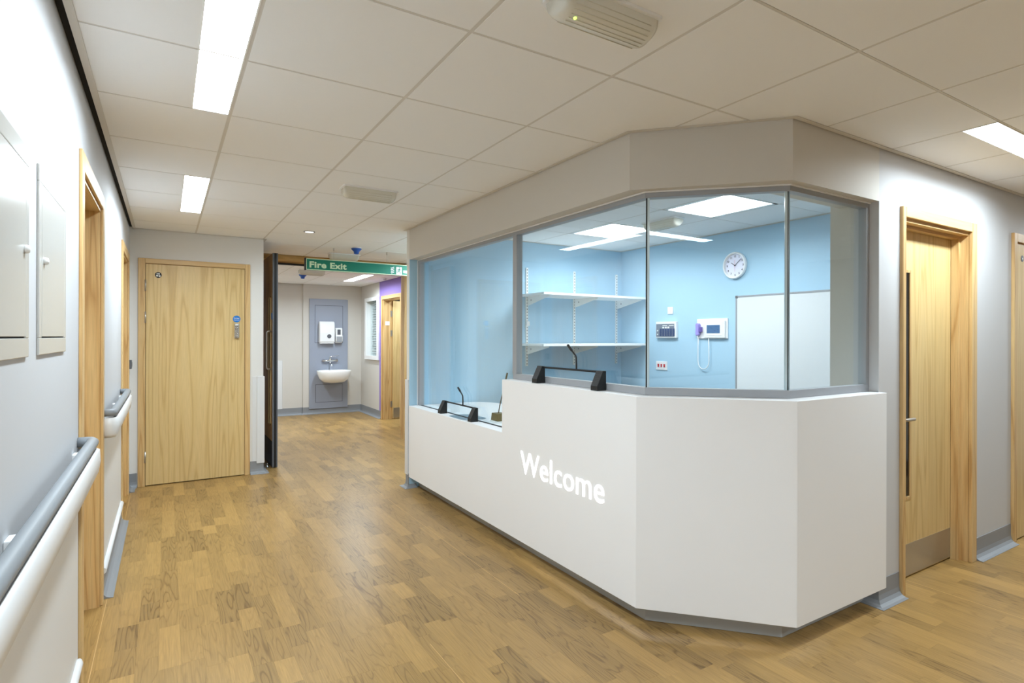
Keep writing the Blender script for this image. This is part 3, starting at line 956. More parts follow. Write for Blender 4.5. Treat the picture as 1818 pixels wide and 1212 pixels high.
box(X_REAR + .135, X_REAR + .138, 9.61, 10.25, 1.03, 2.045).build('blind_backing', M['grey_panel'], w2)
sw = thing('light_switch', (X_REAR, 10.21, 1.08), 'small white switch on the far side wall left of the window', 'switch')
box(X_REAR - .009, X_REAR, 10.32, 10.40, 1.04, 1.12).build('plate', M['white_plastic'], sw, .002)
box(X_REAR - .013, X_REAR - .009, 10.348, 10.372, 1.062, 1.098).build('rocker', M['white_plastic'], sw, .001)

# ================================================================== GLASS SCREEN
GX0 = 2.012          # left glass plane
GY0 = 1.60        # right glass plane
G1, G2 = (2.012, 2.047), (2.469, 1.60)
ZG0, ZG1 = 1.145, 2.073
w1 = thing('window_1', (2.2, 2.6, 1.1), 'large faceted glass screen over the white reception counter', 'window', kind='structure')
def offset_poly(path, d):
    out = []
    P = [Vector(p) for p in path]
    for i, p in enumerate(P):
        d0 = (p - P[i - 1]).normalized() if i > 0 else (P[1] - P[0]).normalized()
        d1 = (P[i + 1] - p).normalized() if i < len(P) - 1 else d0
        n0, n1 = Vector((-d0.y, d0.x)), Vector((-d1.y, d1.x))
        mm = (n0 + n1).normalized()
        q = p + mm * d / max(.3, mm.dot(n0))
        out.append((q.x, q.y))
    return out
# path from far left to right; office lies on the left hand of travel
def pane(p, q, z0, z1, zlow=None):
    p, q = Vector(p), Vector(q)
    t = (q - p).normalized(); n = Vector((-t.y, t.x))
    h = .006
    c = [p - n * h, q - n * h, q + n * h, p + n * h]
    vs = [(a.x, a.y, z0) for a in c] + [(a.x, a.y, z1) for a in c]
    mb = MB()
    mb.add(vs, [(0, 1, 5, 4), (2, 3, 7, 6)], 0)
    mb.add(vs, [(1, 2, 6, 5), (3, 0, 4, 7), (4, 5, 6, 7), (3, 2, 1, 0)], 1)
    return mb.build('pane', [M['glass'], M['glass_edge']], w1)
pane((2.012, 4.945), (2.012, 3.29), .757, ZG1 + .01)
pane((2.012, 3.24), (G1[0], G1[1] + .003), ZG0 - .012, ZG1 + .01)
t45 = (Vector(G2) - Vector(G1)).normalized()
a45, b45 = Vector(G1) + t45 * .012, Vector(G2) - t45 * .012
pane(a45, b45, ZG0 - .012, ZG1 + .01)
pane((G2[0] + .010, GY0), (3.135, GY0), ZG0 - .012, ZG1 + .01)
# channels: head all round, base on the high part
def channel(name, path, z0, z1, d=.022):
    o = offset_poly(path, -d); i = offset_poly(path, d)
    MB().prism(o + i[::-1], z0, z1).build(name, M['alu'], w1, .001)
full = [(2.012, 4.990), G1, G2, (3.172, GY0)]
for k in range(3):
    o = offset_poly(full, -.018); i = offset_poly(full, .022)
    MB().prism([o[k], o[k + 1], i[k + 1], i[k]], ZG1, ZS - .006).build('head_channel', M['alu'], w1, .001)
high = [(2.012, 3.286), G1, G2, (3.172, GY0)]
for k in range(3):
    o = offset_poly(high, -.018); i = offset_poly(high, .022)
    MB().prism([o[k], o[k + 1], i[k + 1], i[k]], 1.108, ZG0).build('base_channel', M['alu'], w1, .001)
MB().prism([(1.992, 4.990), (1.992, 4.935), (2.034, 4.935), (2.034, 4.990)], .757, ZG1).build('post', M['alu'], w1, .001)
box(1.990, 2.036, 3.236, 3.286, ZG0, ZG1).build('post', M['alu'], w1, .001)
box(3.130, 3.172, GY0 - .018, GY0 + .022, ZG0, ZG1).build('post', M['alu'], w1, .001)
box(2.004, 2.020, 3.29, 4.934, .7565, .760).build('base_seal', M['black_seal'], w1)
# mastic line round the opening
ml = offset_poly(full, -.026); mi_ = offset_poly(full, -.0185)
for k in range(3):
    MB().prism([ml[k], ml[k + 1], mi_[k + 1], mi_[k]], ZS - .007, ZS - .0005).build('mastic_line', M['white_plastic'], w1)
box(3.1725, 3.178, GY0 - .024, GY0 - .018, 1.108, ZS - .007).build('mastic_line', M['white_plastic'], w1)
box(1.986, 1.9915, 4.986, 4.9915, .757, ZS - .007).build('mastic_line', M['white_plastic'], w1)
# silicone joints and polished ends at the two glass corners
n45 = Vector((-t45.y, t45.x))
for c, sgn in ((Vector(G1), 1), (Vector(G2), -1)):
    a = c + t45 * sgn * .001; b = c + t45 * sgn * .0115
    MB().prism([tuple(a - n45 * .0055), tuple(b - n45 * .0055), tuple(b + n45 * .0055), tuple(a + n45 * .0055)], ZG0, ZG1).build('glass_corner', M['glass_edge'], w1)
    e = c - (Vector((0, -1)) if sgn == 1 else Vector((-1, 0))) * .001
    MB().lathe([(.0042, ZG0), (.0042, ZG1)], (c.x - n45.x * .001, c.y - n45.y * .001, 0), (0, 0, 1), 10).build('silicone_joint', M['black_seal'], w1)
# inside lining behind right jamb

# ================================================================== RECEPTION COUNTER
rcn = thing('reception_counter', (2.2, 2.4, 0), 'white faceted reception counter with a glowing welcome word', 'counter')
ZT, ZLOW, ZBOT = 1.1075, .756, .10
outer = [(1.906, 4.989), CA, CB, (3.166, 1.497)]
inn = offset_poly(outer, .03)
MB().extrude([(4.989, ZBOT), (4.989, ZLOW), (3.282, ZLOW), (3.282, ZT), (CA[1], ZT), (CA[1], ZBOT)], (1.906, 0, 0), (0, 1, 0), (0, 0, 1), (.03, 0, 0)).build('front_panel', M['white_solid'], rcn, .0012, 1)
MB().prism([CA, CB, inn[2], inn[1]], ZBOT, ZT).build('corner_panel', M['white_solid'], rcn, .0012, 1)
MB().prism([CB, (3.166, 1.497), (3.166, 1.5335), (3.155, 1.5335), inn[2]], ZBOT, ZT).build('side_panel', M['white_solid'], rcn, .0012, 1)
hi = [(1.936, 3.282), inn[1], inn[2], (3.155, 1.5285), (3.1555, 1.80), (2.55, 1.80), (2.25, 2.13), (2.25, 3.282)]
MB().prism(hi, ZT - .03, ZT - .0003).build('high_top', M['white_solid'], rcn)
box(1.936, 2.05, 3.252, 3.282, ZLOW, ZT - .03).build('step_panel', M['white_solid'], rcn)
pl = offset_poly([(1.906, 4.989), CA, CB, (3.166, 1.497)], .10)
pli = offset_poly([(1.906, 4.989), CA, CB, (3.166, 1.497)], .12)
for k in range(3):
    a, b = list(pl[k]), list(pl[k + 1])
    c, d = list(pli[k]), list(pli[k + 1])
    if k == 2: b[0] = d[0] = 3.138
    MB().prism([a, b, d, c], .002, ZBOT + .02).build('plinth', M['plinth'], rcn)
# curved low worktop running into the office, top level with the low sill
wt = [(1.9365, 4.987), (1.9365, 3.2835), (2.72, 3.2835), (2.72, 4.60)]
for i in range(0, 10):
    an = i / 9 * PI / 2
    wt.append((2.44 + .28 * math.cos(an), 4.707 + .28 * math.sin(an)))
MB().prism(wt, ZLOW - .03, ZLOW - .0003).build('low_top', M['white_solid'], rcn, .001, 1)
# letters
isl = text_islands('Welcome', True, -.004, 1.02)
allx = [p[0] for g in isl for p in g[0]]; ally = [p[1] for g in isl for p in g[0]]
kx = (3.041 - 2.239) / (max(allx) - min(allx)); kz = .138 / (max(ally) - min(ally))
for g in isl:
    glyph_mb([g], (1.9062, 3.041 + min(allx) * kx, .535 - min(ally) * kz), (0, -kx, 0), (0, 0, kz), (-.0035, 0, 0)).build('letter', M['letter'], rcn)

# ================================================================== COUNTER INTERCOMS
def intercom(y0, y1, ym, zc, label, tip, bend):
    xg = 1.990
    t = thing('counter_intercom', (1.95, (y0 + y1) / 2, zc), label, 'intercom', 'black speaker intercoms on the counter')
    for yc in (y0, y1):
        wd = .055
        pr = [(-.062, 0), (0, 0), (0, .104), (-.022, .104), (-.062, .024)]
        sp = MB().extrude(pr, (xg, yc - wd / 2, zc), (1, 0, 0), (0, 0, 1), (0, wd, 0)).build('speaker', M['black'], t, .002)
        gr = MB()
        u = Vector((.04, 0, .08)).normalized(); nn = Vector((-u.z, 0, u.x))
        for i in range(12):
            for j in range(6):
                c = Vector((xg - .062, yc, zc + .024)) + u * (.006 + i * .0071) + Vector((0, (j - 2.5) * .0082, 0)) + nn * .0002
                s = .0022
                gr.add([c + u * s, c + Vector((0, s, 0)), c - u * s, c - Vector((0, s, 0)), c + nn * .0012], [(0, 1, 4), (1, 2, 4), (2, 3, 4), (3, 0, 4)])
        gr.build('grille', M['darkgrey'], sp)
    MB().tube([(xg - .008, y0, zc + .097), (xg - .008, y1, zc + .097)], .0062, 10).build('link_bar', M['black'], t)
    mk = MB().tube([(xg - .008, ym, zc + .097), (xg - .008, ym, zc + .13), (xg - .008, ym + .003, zc + bend - .01), (xg - .008, ym + .008, zc + bend)] + [(xg - .008, ym + .008 + (tip[0] - ym - .008) * f, zc + bend + (tip[1] - bend) * f) for f in (.2, .6)], .0052, 10)
    mk.build('gooseneck', M['black'], t)
    a = Vector((xg - .008, ym + .008 + (tip[0] - ym - .008) * .45, zc + bend + (tip[1] - bend) * .45)); b = Vector((xg - .008, tip[0], zc + tip[1]))
    MB().tube([a, a + (b - a) * .05, a + (b - a) * .95, b], [.006, .0075, .0075, .005], 12).build('microphone', M['black'], t)
    return t
intercom(2.925, 2.352, 2.572, ZT, 'black speaker intercom with gooseneck microphone on the high counter', (2.655, .238), .178)
intercom(4.358, 3.808, 4.022, ZLOW, 'black speaker intercom with gooseneck microphone on the low counter', (4.112, .232), .176)
tr = thing('transfer_tray', (2.03, 4.04, ZLOW), 'dished steel transfer tray under the glass between the low intercom speakers', 'tray')
def tray():
    mb = MB()
    n = 12
    rings = []
    for s, z in ((1.0, .0008), (.93, .0012), (.80, -.010 + .0115), (.3, .0006)):
        rings.append([(2.03 + s * .105 * math.copysign(abs(math.cos(a)) ** .5, math.cos(a)), 4.04 + s * .165 * math.copysign(abs(math.sin(a)) ** .35, math.sin(a)), ZLOW + z) for a in [2 * PI * k / 40 for k in range(40)]])
    vs = sum(rings, [])
    fs = []
    for r in range(3):
        for k in range(40):
            fs.append((r * 40 + k, r * 40 + (k + 1) % 40, (r + 1) * 40 + (k + 1) % 40, (r + 1) * 40 + k))
    fs.append(tuple(120 + k for k in range(40)))
    mb.add(vs, fs, 0, True)
    return mb
tray().build('dish', M['tray'], tr)
dm = thing('desk_microphone', (2.11, 3.69, ZLOW), 'olive based gooseneck desk microphone behind the glass at the counter step', 'microphone')
MB().extrude([(-.05, .012), (.05, .012), (.043, .068), (-.038, .068)], (2.075, 3.69, ZLOW), (0, -1, 0), (0, 0, 1), (.075, 0, 0)).build('base', M['olive'], dm, .004)
box(2.07, 2.16, 3.635, 3.745, ZLOW, ZLOW + .011).build('foot', M['white_plastic'], dm, .003)
MB().tube([(2.11, 3.685, ZLOW + .066), (2.11, 3.66, ZLOW + .14), (2.11, 3.60, ZLOW + .27), (2.11, 3.575, ZLOW + .33)], .004, 8).build('gooseneck', M['black'], dm)
MB().tube([(2.11, 3.577, ZLOW + .325), (2.11, 3.557, ZLOW + .372)], .0065, 10).build('microphone', M['black'], dm)

# ================================================================== LEFT WALL OBJECTS
def wall_cabinet(y0, y1, hy, label):
    t = thing('wall_cabinet', (XL, (y0 + y1) / 2, 1.59), label, 'cabinet', 'flush white wall cabinets')
    z0, z1 = 1.339, 1.84
    f = MB()
    b = .045
    f.box(XL, XL + .006, y0, y1, z0, z0 + b).box(XL, XL + .006, y0, y1, z1 - b, z1).box(XL, XL + .006, y0, y0 + .035, z0 + b, z1 - b).box(XL, XL + .006, y1 - .035, y1, z0 + b, z1 - b)
    f.build('frame', M['cream'], t, .002)
    box(XL, XL + .0025, y0 + .035, y1 - .035, z0 + b, z1 - b).build('gap_lining', M['black_gap'], t)
    d = box(XL + .0032, XL + .0062, y0 + .038, y1 - .037, z0 + b + .004, z1 - b - .002).build('door', M['cream'], t, .001)
    MB().lathe([(.010, 0), (.010, .005), (.008, .009), (.003, .011)], (XL + .006, hy, 1.592), (1, 0, 0), 18).build('catch', M['white_plastic'], d)
    return t
wall_cabinet(1.27, 1.787, 1.735, 'flush white wall cabinet cut off by the left edge of the photo')
wall_cabinet(1.918, 2.382, 1.985, 'flush white wall cabinet nearest the first oak doorway')

def handrail(y0, y1, near_return, label):
    t = thing('handrail', (XL, (y0 + y1) / 2, .9), label, 'handrail', 'grey and white corridor handrails')
    xr = -.238; zr = .982; rr_ = .0195
    path = []
    if near_return:
        path += [(XL + .001, y0 + .004, zr), (xr - .018, y0 + .004, zr), (xr - .005, y0 + .010, zr), (xr, y0 + .028, zr)]
    else: path += [(xr, y0, zr)]
    n = 6
    for i in range(1, n): path.append((xr, y0 + .03 + (y1 - y0 - .06) * i / n, zr))
    path += [(xr, y1 - .028, zr), (xr - .005, y1 - .010, zr), (xr - .018, y1 - .004, zr), (XL + .001, y1 - .004, zr)]
    MB().tube(path, rr_, 14).build('rail', M['rail'], t)
    # crash board below
    pr = [(-.000, .952), (-.008, .957), (-.016, .952), (-.018, .905), (-.012, .866), (-.003, .85), (.006, .852), (.004, .95)]
    pr = [(o + .0, z) for o, z in pr]
    xb = -.232
    p2 = []
    if near_return: p2 += [(XL, y0), (xb - .016, y0), (xb, y0 + .02)]
    else: p2 += [(xb, y0)]
    p2 += [(xb, y1 - .02), (xb - .016, y1), (XL, y1)]
    MB().sweep(p2, pr, smooth=True).build('crash_board', M['guard'], t)
    box(xb - .006, xb + .004, y0 + .03, y1 - .03, .945, .970).build('channel', M['rubber'], t)
    k = max(2, int((y1 - y0) / .9))
    for i in range(k + 1):
        yb_ = y0 + .12 + (y1 - y0 - .28) * i / k
        box(XL, xb, yb_, yb_ + .05, .90, .962).build('bracket', M['white_plastic'], t, .003)
    return t
handrail(-1.6, 2.74, False, 'grey round handrail with white crash board nearest the camera on the left wall')
handrail(3.71, 5.12, True, 'grey round handrail with white crash board between the two left doorways')
def protection(y0, y1, label):
    t = thing('wall_protection', (XL, (y0 + y1) / 2, .5), label, 'wall guard', 'white protection sheets below the handrails')
    box(XL, XL + .003, y0, y1, .16, .90).build('sheet', M['guard'], t)
    MB().tube([(XL + .006, y0, .148), (XL + .006, y1 - .03, .148), (XL + .006, y1, .146)], [.017, .017, .01], 12).build('bump_rail', M['guard'], t)
protection(YS + .02, 2.735, 'white wall guard sheet below the nearest handrail')
protection(3.71, 5.18, 'white wall guard sheet below the handrail between the left doorways')
gb = thing('wall_switch', (XL, 6.20, 1.13), 'small dark grey control box on the left wall by the corner', 'switch')
box(XL, XL + .026, 6.165, 6.235, 1.095, 1.175).build('case', M['darkgrey'], gb, .004)
box(XL + .026, XL + .029, 6.18, 6.22, 1.115, 1.155).build('button', M['rubber'], gb, .001)

# corner guards
cg = MB()
cg.prism([(.745, YB), (.745, YB - .003), (.785, YB - .004), (.787, YB - .012), (.857, YB - .012), (.857, YB + .10), (.846, YB + .10), (.846, YB)], .105, .985)
tag(cg.build('corner_guard', M['guard'], None, .0015), 'white corner guard between the closed oak door and the open fire door', 'wall guard')
cg = MB()
cg.prism([(1.910, 5.0005), (1.898, 5.0005), (1.896, 5.066), (1.902, 5.075), (1.99, 5.075), (1.99, 5.061), (1.910, 5.061)], .118, .992)
tag(cg.build('corner_guard', M['guard'], None, .0015), 'slim white corner guard on the pier at the far counter end', 'wall guard')
tag(box(1.0, 1.735, Y_REAR + .02, Y_REAR + .0295, .12, .97).build('wall_guard', M['guard'], None, .002), 'white wall guard low on the far wall beside the open fire door', 'wall guard')

# ================================================================== CEILING OBJECTS
def emergency(c, length, width, axis, z, label, led=False):
    """bulkhead light: base plate, ribbed half round diffuser"""
    cx, cy = c
    t = thing('emergency_light', (cx, cy, z), label, 'emergency light', 'ribbed emergency lights on the ceilings')
    u = Vector((math.cos(axis), math.sin(axis), 0)); v = Vector((-u.y, u.x, 0))
    def P(a, b, h): return Vector((cx, cy, z)) + u * a + v * b - Vector((0, 0, h))
    hl, hw = length / 2, width / 2
    bp = MB()
    rc_ = .015
    poly = []
    for sx, sy, a0 in ((1, 1, 0), (-1, 1, 90), (-1, -1, 180), (1, -1, 270)):
        for q in range(4):
            an = math.radians(a0 + q * 30)
            poly.append((sx * (hl + .012 - rc_) + rc_ * math.cos(an), sy * (hw + .012 - rc_) + rc_ * math.sin(an)))
    bp.extrude(poly, P(0, 0, .0), u, v, (0, 0, -.010))
    bp.build('base_plate', M['white_plastic'], t)
    prof = []
    for i in range(13):
        an = PI * i / 12
        prof.append((hw * math.cos(an), .010 + .064 * math.sin(an) ** .75))
    stations = [(-hl, .72), (-hl + .012, .93), (-hl + .03, 1.0), (hl - .03, 1.0), (hl - .012, .93), (hl, .72)]
    vs = []
    for s, k in stations:
        for b, h in prof: vs.append(P(s, b * (.9 + .1 * k), .010 + (h - .010) * k))
    fs = []
    m = len(prof)
    for i in range(len(stations) - 1):
        for j in range(m - 1): fs.append((i * m + j, i * m + j + 1, (i + 1) * m + j + 1, (i + 1) * m + j))
    fs += [tuple(range(m - 1, -1, -1)), tuple((len(stations) - 1) * m + j for j in range(m))]
    df = MB().add(vs, fs, 0, True).build('diffuser', M['em_body'], t)
    rb = MB()
    for i in range(1, 12):
        if 4 < i < 6: continue
        an = PI * i / 12
        b, h = hw * math.cos(an) * 1.005, .010 + .0655 * math.sin(an) ** .75
        rb.tube([P(-hl + .03, b, h), P(hl - .03, b, h)], .0011, 5)
    rb.build('rib', M['em_rib'], df)
    if led:
        q = P(-hl + .05, -hw * .30, .066)
        MB().lathe([(.006, 0), (.006, .006), (.003, .009)], q, (0, 0, -1), 12).build('indicator', M['led'], df)
    return t
emergency((1.125, 1.33), .345, .115, math.atan2(-.135, .338) * .0, HC, 'ribbed clear emergency light nearest the camera at the top of the photo', True)
emergency((1.165, 3.80), .345, .115, 0.0, HC, 'ribbed clear emergency light on the ceiling in mid corridor')
emergency((1.82, 6.93), .345, .10, 0.0, HC, 'ribbed emergency light above the fire exit sign')
emergency((1.74, 8.33), .345, .10, 0.0, HR, 'ribbed emergency light beyond the fire doors under the sign')
emergency((3.59, 3.47), .36, .11, PI / 2, HC, 'ribbed emergency light on the office ceiling')
dl = thing('downlight', (1.152, 5.618, HC), 'small round recessed downlight near the fire doors', 'downlight')
MB().lathe([(.050, -.001), (.052, .003), (.044, .006), (.040, .002), (.040, -.001)], (1.152, 5.618, HC), (0, 0, -1), 28).build('bezel', M['darkgrey'], dl)
MB().lathe([(.038, 0), (.038, .004), (.03, .0045)], (1.152, 5.618, HC - .001), (0, 0, -1), 24).build('lens', M['spot'], dl)
ld = lamp(dl, 0, .05, 0, .05, HC, 5.0, LAMP_COLOUR); ld.location = (0, 0, -.008)
for c, z, lb in (((1.806, 6.35), HC, 'smoke detector with blue dust cap in front of the fire doors'), ((1.735, 8.92), HR, 'smoke detector with blue dust cap beyond the fire doors')):
    t = thing('smoke_detector', (c[0], c[1], z), lb, 'smoke detector', 'smoke detectors under blue dust caps')
    MB().lathe([(.054, -.0), (.054, .008), (.05, .012)], (c[0], c[1], z), (0, 0, -1), 24).build('base', M['white_plastic'], t)
    MB().lathe([(.056, .010), (.056, .018), (.030, .045), (.026, .068), (.020, .072)], (c[0], c[1], z), (0, 0, -1), 24).build('dust_cap', M['blue_cap'], t)
t = thing('ceiling_sensor', (2.95, 8.79, HR), 'small cream ceiling sensor by the purple wall', 'sensor')
MB().lathe([(.05, 0), (.05, .008), (.046, .012)], (2.95, 8.79, HR), (0, 0, -1), 24).build('base', M['white_plastic'], t)
MB().lathe([(.030, .012), (.028, .022), (.016, .032), (.004, .035)], (2.95, 8.79, HR), (0, 0, -1), 20).build('dome', M['cream'], t)

# ================================================================== FIRE EXIT SIGN
YSG = 6.50
sg = thing('exit_sign', (1.95, YSG, 2.18), 'long green fire exit sign hanging on wires across the corridor', 'sign')
sx0, sx1, sz0, sz1 = 1.300, 2.60, 2.121, 2.247
box(sx0, sx1, YSG, YSG + .03, sz0, sz1).build('body', M['green'], sg, .001)
bd = MB()
bd.box(sx0, sx1, YSG - .0012, YSG - .0002, sz1 - .008, sz1).box(sx0, sx1, YSG - .0012, YSG - .0002, sz0, sz0 + .008).box(sx0, sx0 + .006, YSG - .0012, YSG - .0002, sz0, sz1).box(sx1 - .006, sx1, YSG - .0012, YSG - .0002, sz0, sz1)
bd.build('border', M['pale_green'], sg)
box(sx0 - .014, sx0, YSG - .003, YSG + .034, sz0 - .004, sz1 + .004).build('end_cap', M['black'], sg, .001)
box(sx1, sx1 + .014, YSG - .003, YSG + .034, sz0 - .004, sz1 + .004).build('end_cap', M['black'], sg, .001)
isl = text_islands('Fire Exit', True, .035, 1.05)
ax_ = [p[0] for g in isl for p in g[0]]; az_ = [p[1] for g in isl for p in g[0]]
kx = (1.738 - 1.335) / (max(ax_) - min(ax_)); kz = .070 / (max(az_) - min(az_))
dots = [g for g in isl if min(p[1] for p in g[0]) > .5 * max(az_)]
for g in isl:
    if g in dots: continue
    gx = sum(p[0] for p in g[0]) / len(g[0])
    gs = [g] + [d for d in dots if abs(sum(p[0] for p in d[0]) / len(d[0]) - gx) < .06]
    glyph_mb(gs, (1.335 - min(ax_) * kx, YSG - .0002, 2.146 - min(az_) * kz), (kx, 0, 0), (0, 0, kz), (0, -.0012, 0)).build('letter', M['pale_green'], sg)
# flame strokes
fl = MB()
for k in range(4):
    z = 2.135 + k * .019
    fl.extrude([(2.254, z + .010), (2.266, z + .002), (2.280, z + .010), (2.297, z + .020), (2.293, z + .026), (2.276, z + .017), (2.266, z + .010), (2.258, z + .017)], (0, YSG - .0002, 0), (1, 0, 0), (0, 0, 1), (0, -.0012, 0))
fl.build('flame_mark', M['white_print'], sg)
dp = MB()
dp.box(2.322, 2.390, YSG - .0014, YSG - .0002, 2.131, 2.218).build('doorway_mark', M['white_print'], sg)
mn = MB()
def limb(pts, wd):
    for (a, b), (c, d) in zip(pts[:-1], pts[1:]):
        v = Vector((c - a, d - b)); n = Vector((-v.y, v.x)).normalized() * wd / 2
        mn.extrude([(a + n.x, b + n.y), (a - n.x, b - n.y), (c - n.x, d - n.y), (c + n.x, d + n.y)], (0, YSG - .0014, 0), (1, 0, 0), (0, 0, 1), (0, -.0008, 0))
mn.lathe([(.0075, 0), (.0075, .0008)], (2.362, YSG - .0014, 2.207), (0, -1, 0), 14)
limb([(2.358, 2.195), (2.354, 2.172)], .015)
limb([(2.358, 2.193), (2.340, 2.190), (2.334, 2.178)], .006)
limb([(2.362, 2.193), (2.374, 2.182), (2.384, 2.186)], .006)
limb([(2.354, 2.172), (2.342, 2.158), (2.326, 2.156)], .008)
limb([(2.356, 2.172), (2.368, 2.156), (2.374, 2.138)], .008)
mn.build('running_figure_mark', M['green'], sg)
am = MB().extrude([(2.408, 2.150), (2.47, 2.150), (2.47, 2.138), (2.495, 2.166), (2.47, 2.194), (2.47, 2.182), (2.408, 2.182)], (0, YSG - .0002, 0), (1, 0, 0), (0, 0, 1), (0, -.0012, 0))
am.build('arrow_mark', M['white_print'], sg)
for x in (1.598, 2.211):
    MB().tube([(x, YSG + .015, sz1), (x, YSG + .015, HC)], .0016, 6).build('wire', M['steel'], sg)
    MB().tube([(x, YSG + .015, HC - .03), (x, YSG + .015, HC)], .006, 8).build('wire_anchor', M['steel'], sg)

# ================================================================== WASH BASIN WALL
yp = Y_REAR
sp = thing('washbasin_panel', (2.518, yp, 0), 'tall blue grey service panel behind the wash basin', 'panel')
box(2.178, 2.858, yp - .02, yp - .001, .095, 2.07).build('board', M['grey_panel'], sp, .002)
for (x0, x1, z0, z1) in ((2.272, 2.768, 1.275, 1.955), (2.285, 2.765, .205, .53)):
    j = MB()
    w_ = .006
    j.box(x0, x1, yp - .0205, yp - .02, z0, z0 + w_).box(x0, x1, yp - .0205, yp - .02, z1 - w_, z1).box(x0, x0 + w_, yp - .0205, yp - .02, z0 + w_, z1 - w_).box(x1 - w_, x1, yp - .0205, yp - .02, z0 + w_, z1 - w_)
    ap = j.build('access_joint', M['panel_joint'], sp)
    box(x0 + w_, x1 - w_, yp - .0225, yp - .02, z0 + w_, z1 - w_).build('access_panel', M['grey_panel'], sp)
td = thing('towel_dispenser', (2.46, yp - .022, 1.47), 'white paper towel dispenser above the far basin', 'dispenser')
prf = [(0, 1.285), (-.085, 1.285), (-.105, 1.30), (-.118, 1.46), (-.108, 1.62), (-.085, 1.655), (-.05, 1.665), (0, 1.665)]
MB().extrude(prf, (2.335, yp - .022, 0), (0, 1, 0), (0, 0, 1), (.262, 0, 0)).build('cover', M['white_plastic'], td, .012, 3)
box(2.345, 2.588, yp - .115, yp - .03, 1.268, 1.284).build('outlet', M['white_metal'], td, .002)
MB().lathe([(.037, 0), (.037, .004)], (2.497, yp - .1345, 1.397), (0, -1, -.03), 20).build('window', M['darkgrey'], td)
sd = thing('soap_dispenser', (2.682, yp - .022, 1.41), 'grey and white soap dispenser beside the towel dispenser', 'dispenser')
MB().extrude([(0, 1.275), (-.05, 1.275), (-.085, 1.31), (-.085, 1.40), (-.06, 1.42), (-.06, 1.53), (-.04, 1.55), (0, 1.55)], (2.622, yp - .022, 0), (0, 1, 0), (0, 0, 1), (.122, 0, 0)).build('case', M['white_metal'], sd, .006)
box(2.655, 2.712, yp - .086, yp - .08, 1.425, 1.52).build('sight_window', M['darkgrey'], sd, .004)
box(2.632, 2.734, yp - .112, yp - .104, 1.288, 1.395).build('push_plate', M['alu'], sd, .004)
tp = thing('wall_tap', (2.53, yp - .022, .95), 'chrome wall mounted mixer tap above the far basin', 'tap')
b = MB().tube([(2.405, yp - .065, .955), (2.655, yp - .065, .955)], .017, 12)
b.lathe([(.032, 0), (.032, .012), (.022, .016), (.022, .04)], (2.415, yp - .022, .955), (0, -1, 0), 16).lathe([(.032, 0), (.032, .012), (.022, .016), (.022, .04)], (2.645, yp - .022, .955), (0, -1, 0), 16)
b.lathe([(.027, 0), (.027, .03), (.02, .035)], (2.53, yp - .065, .955), (0, 0, 1), 16)
b.build('body', M['chrome'], tp)
MB().tube([(2.53, yp - .065, .95), (2.53, yp - .065, .91), (2.53, yp - .085, .895), (2.53, yp - .17, .89), (2.53, yp - .19, .87)], .012, 10).build('spout', M['chrome'], tp)
MB().tube([(2.53, yp - .065, .985), (2.53, yp - .065, 1.025), (2.545, yp - .068, 1.032), (2.68, yp - .085, 1.045)], [.014, .012, .007, .005], 10).build('lever', M['chrome'], tp)
bs = thing('wash_basin', (2.56, yp - .022, .7), 'white porcelain wall hung basin on the far wall', 'basin')
def basin():
    mb = MB()
    n = 36
    def ring(rx, ry, z, back):
        out = []
        for k in range(n):
            a = 2 * PI * k / n
            x = 2.562 + rx * math.copysign(abs(math.cos(a)) ** .8, math.cos(a))
            yy = -.20 - ry * math.copysign(abs(math.sin(a)) ** .8, math.sin(a))
            out.append((x, yp - .022 + min(yy, back), z))
        return out
    rings = [ring(.07, .06, .565, -.001), ring(.19, .13, .585, -.001), ring(.255, .18, .645, -.001), ring(.285, .205, .73, -.001), ring(.293, .212, .775, -.001), ring(.290, .21, .787, -.001),
             ring(.272, .19, .790, -.02), ring(.245, .165, .775, -.045), ring(.22, .14, .70, -.06), ring(.13, .08, .655, -.08), ring(.02, .02, .65, -.1)]
    vs = sum(rings, [])
    fs = [(r * n + k, r * n + (k + 1) % n, (r + 1) * n + (k + 1) % n, (r + 1) * n + k) for r in range(len(rings) - 1) for k in range(n)]
    fs.append(tuple(range(n - 1, -1, -1))); fs.append(tuple((len(rings) - 1) * n + k for k in range(n)))
    mb.add(vs, fs, 0, True)
    return mb
basin().build('bowl', M['porcelain'], bs)
MB().lathe([(.02, 0), (.02, .003), (.012, .004)], (2.562, yp - .222, .652), (0, 0, 1), 16).build('waste', M['chrome'], bs)

# ================================================================== OFFICE OBJECTS
yw = 4.992
shv = thing('wall_shelving', (3.8, yw, 1.6), 'white twin slot wall shelving with two shelves on the blue wall', 'shelving')
for x in (3.192, 3.808, 4.417):
    up = MB().box(x - .0125, x + .0125, yw - .013, yw, 1.09, 2.11).build('upright', M['white_metal'], shv)
    so = MB()
    for i in range(32):
        so.box(x - .0035, x + .0045, yw - .0135, yw - .013, 1.105 + i * .0315, 1.105 + i * .0315 + .015)
    so.build('slots', M['darkgrey'], up)
YF = 4.545
for zs in (1.806, 1.302):
    box(3.105, 4.488, YF, yw - .016, zs, zs + .022).build('shelf', M['white_metal'], shv, .001)
    for x in (3.192, 3.808, 4.417):
        br = MB().extrude([(yw - .013, zs - .001), (YF + .04, zs - .001), (YF + .04, zs - .012), (yw - .05, zs - .085), (yw - .013, zs - .092)], (x - .0025 + .004, 0, 0), (0, 1, 0), (0, 0, 1), (.005, 0, 0)).build('bracket', M['white_metal'], shv)
        MB().lathe([(.009, 0), (.009, .002)], (x + .0015, yw - .085, zs - .035), (-1, 0, 0), 10).build('bracket_screw', M['alu'], br)
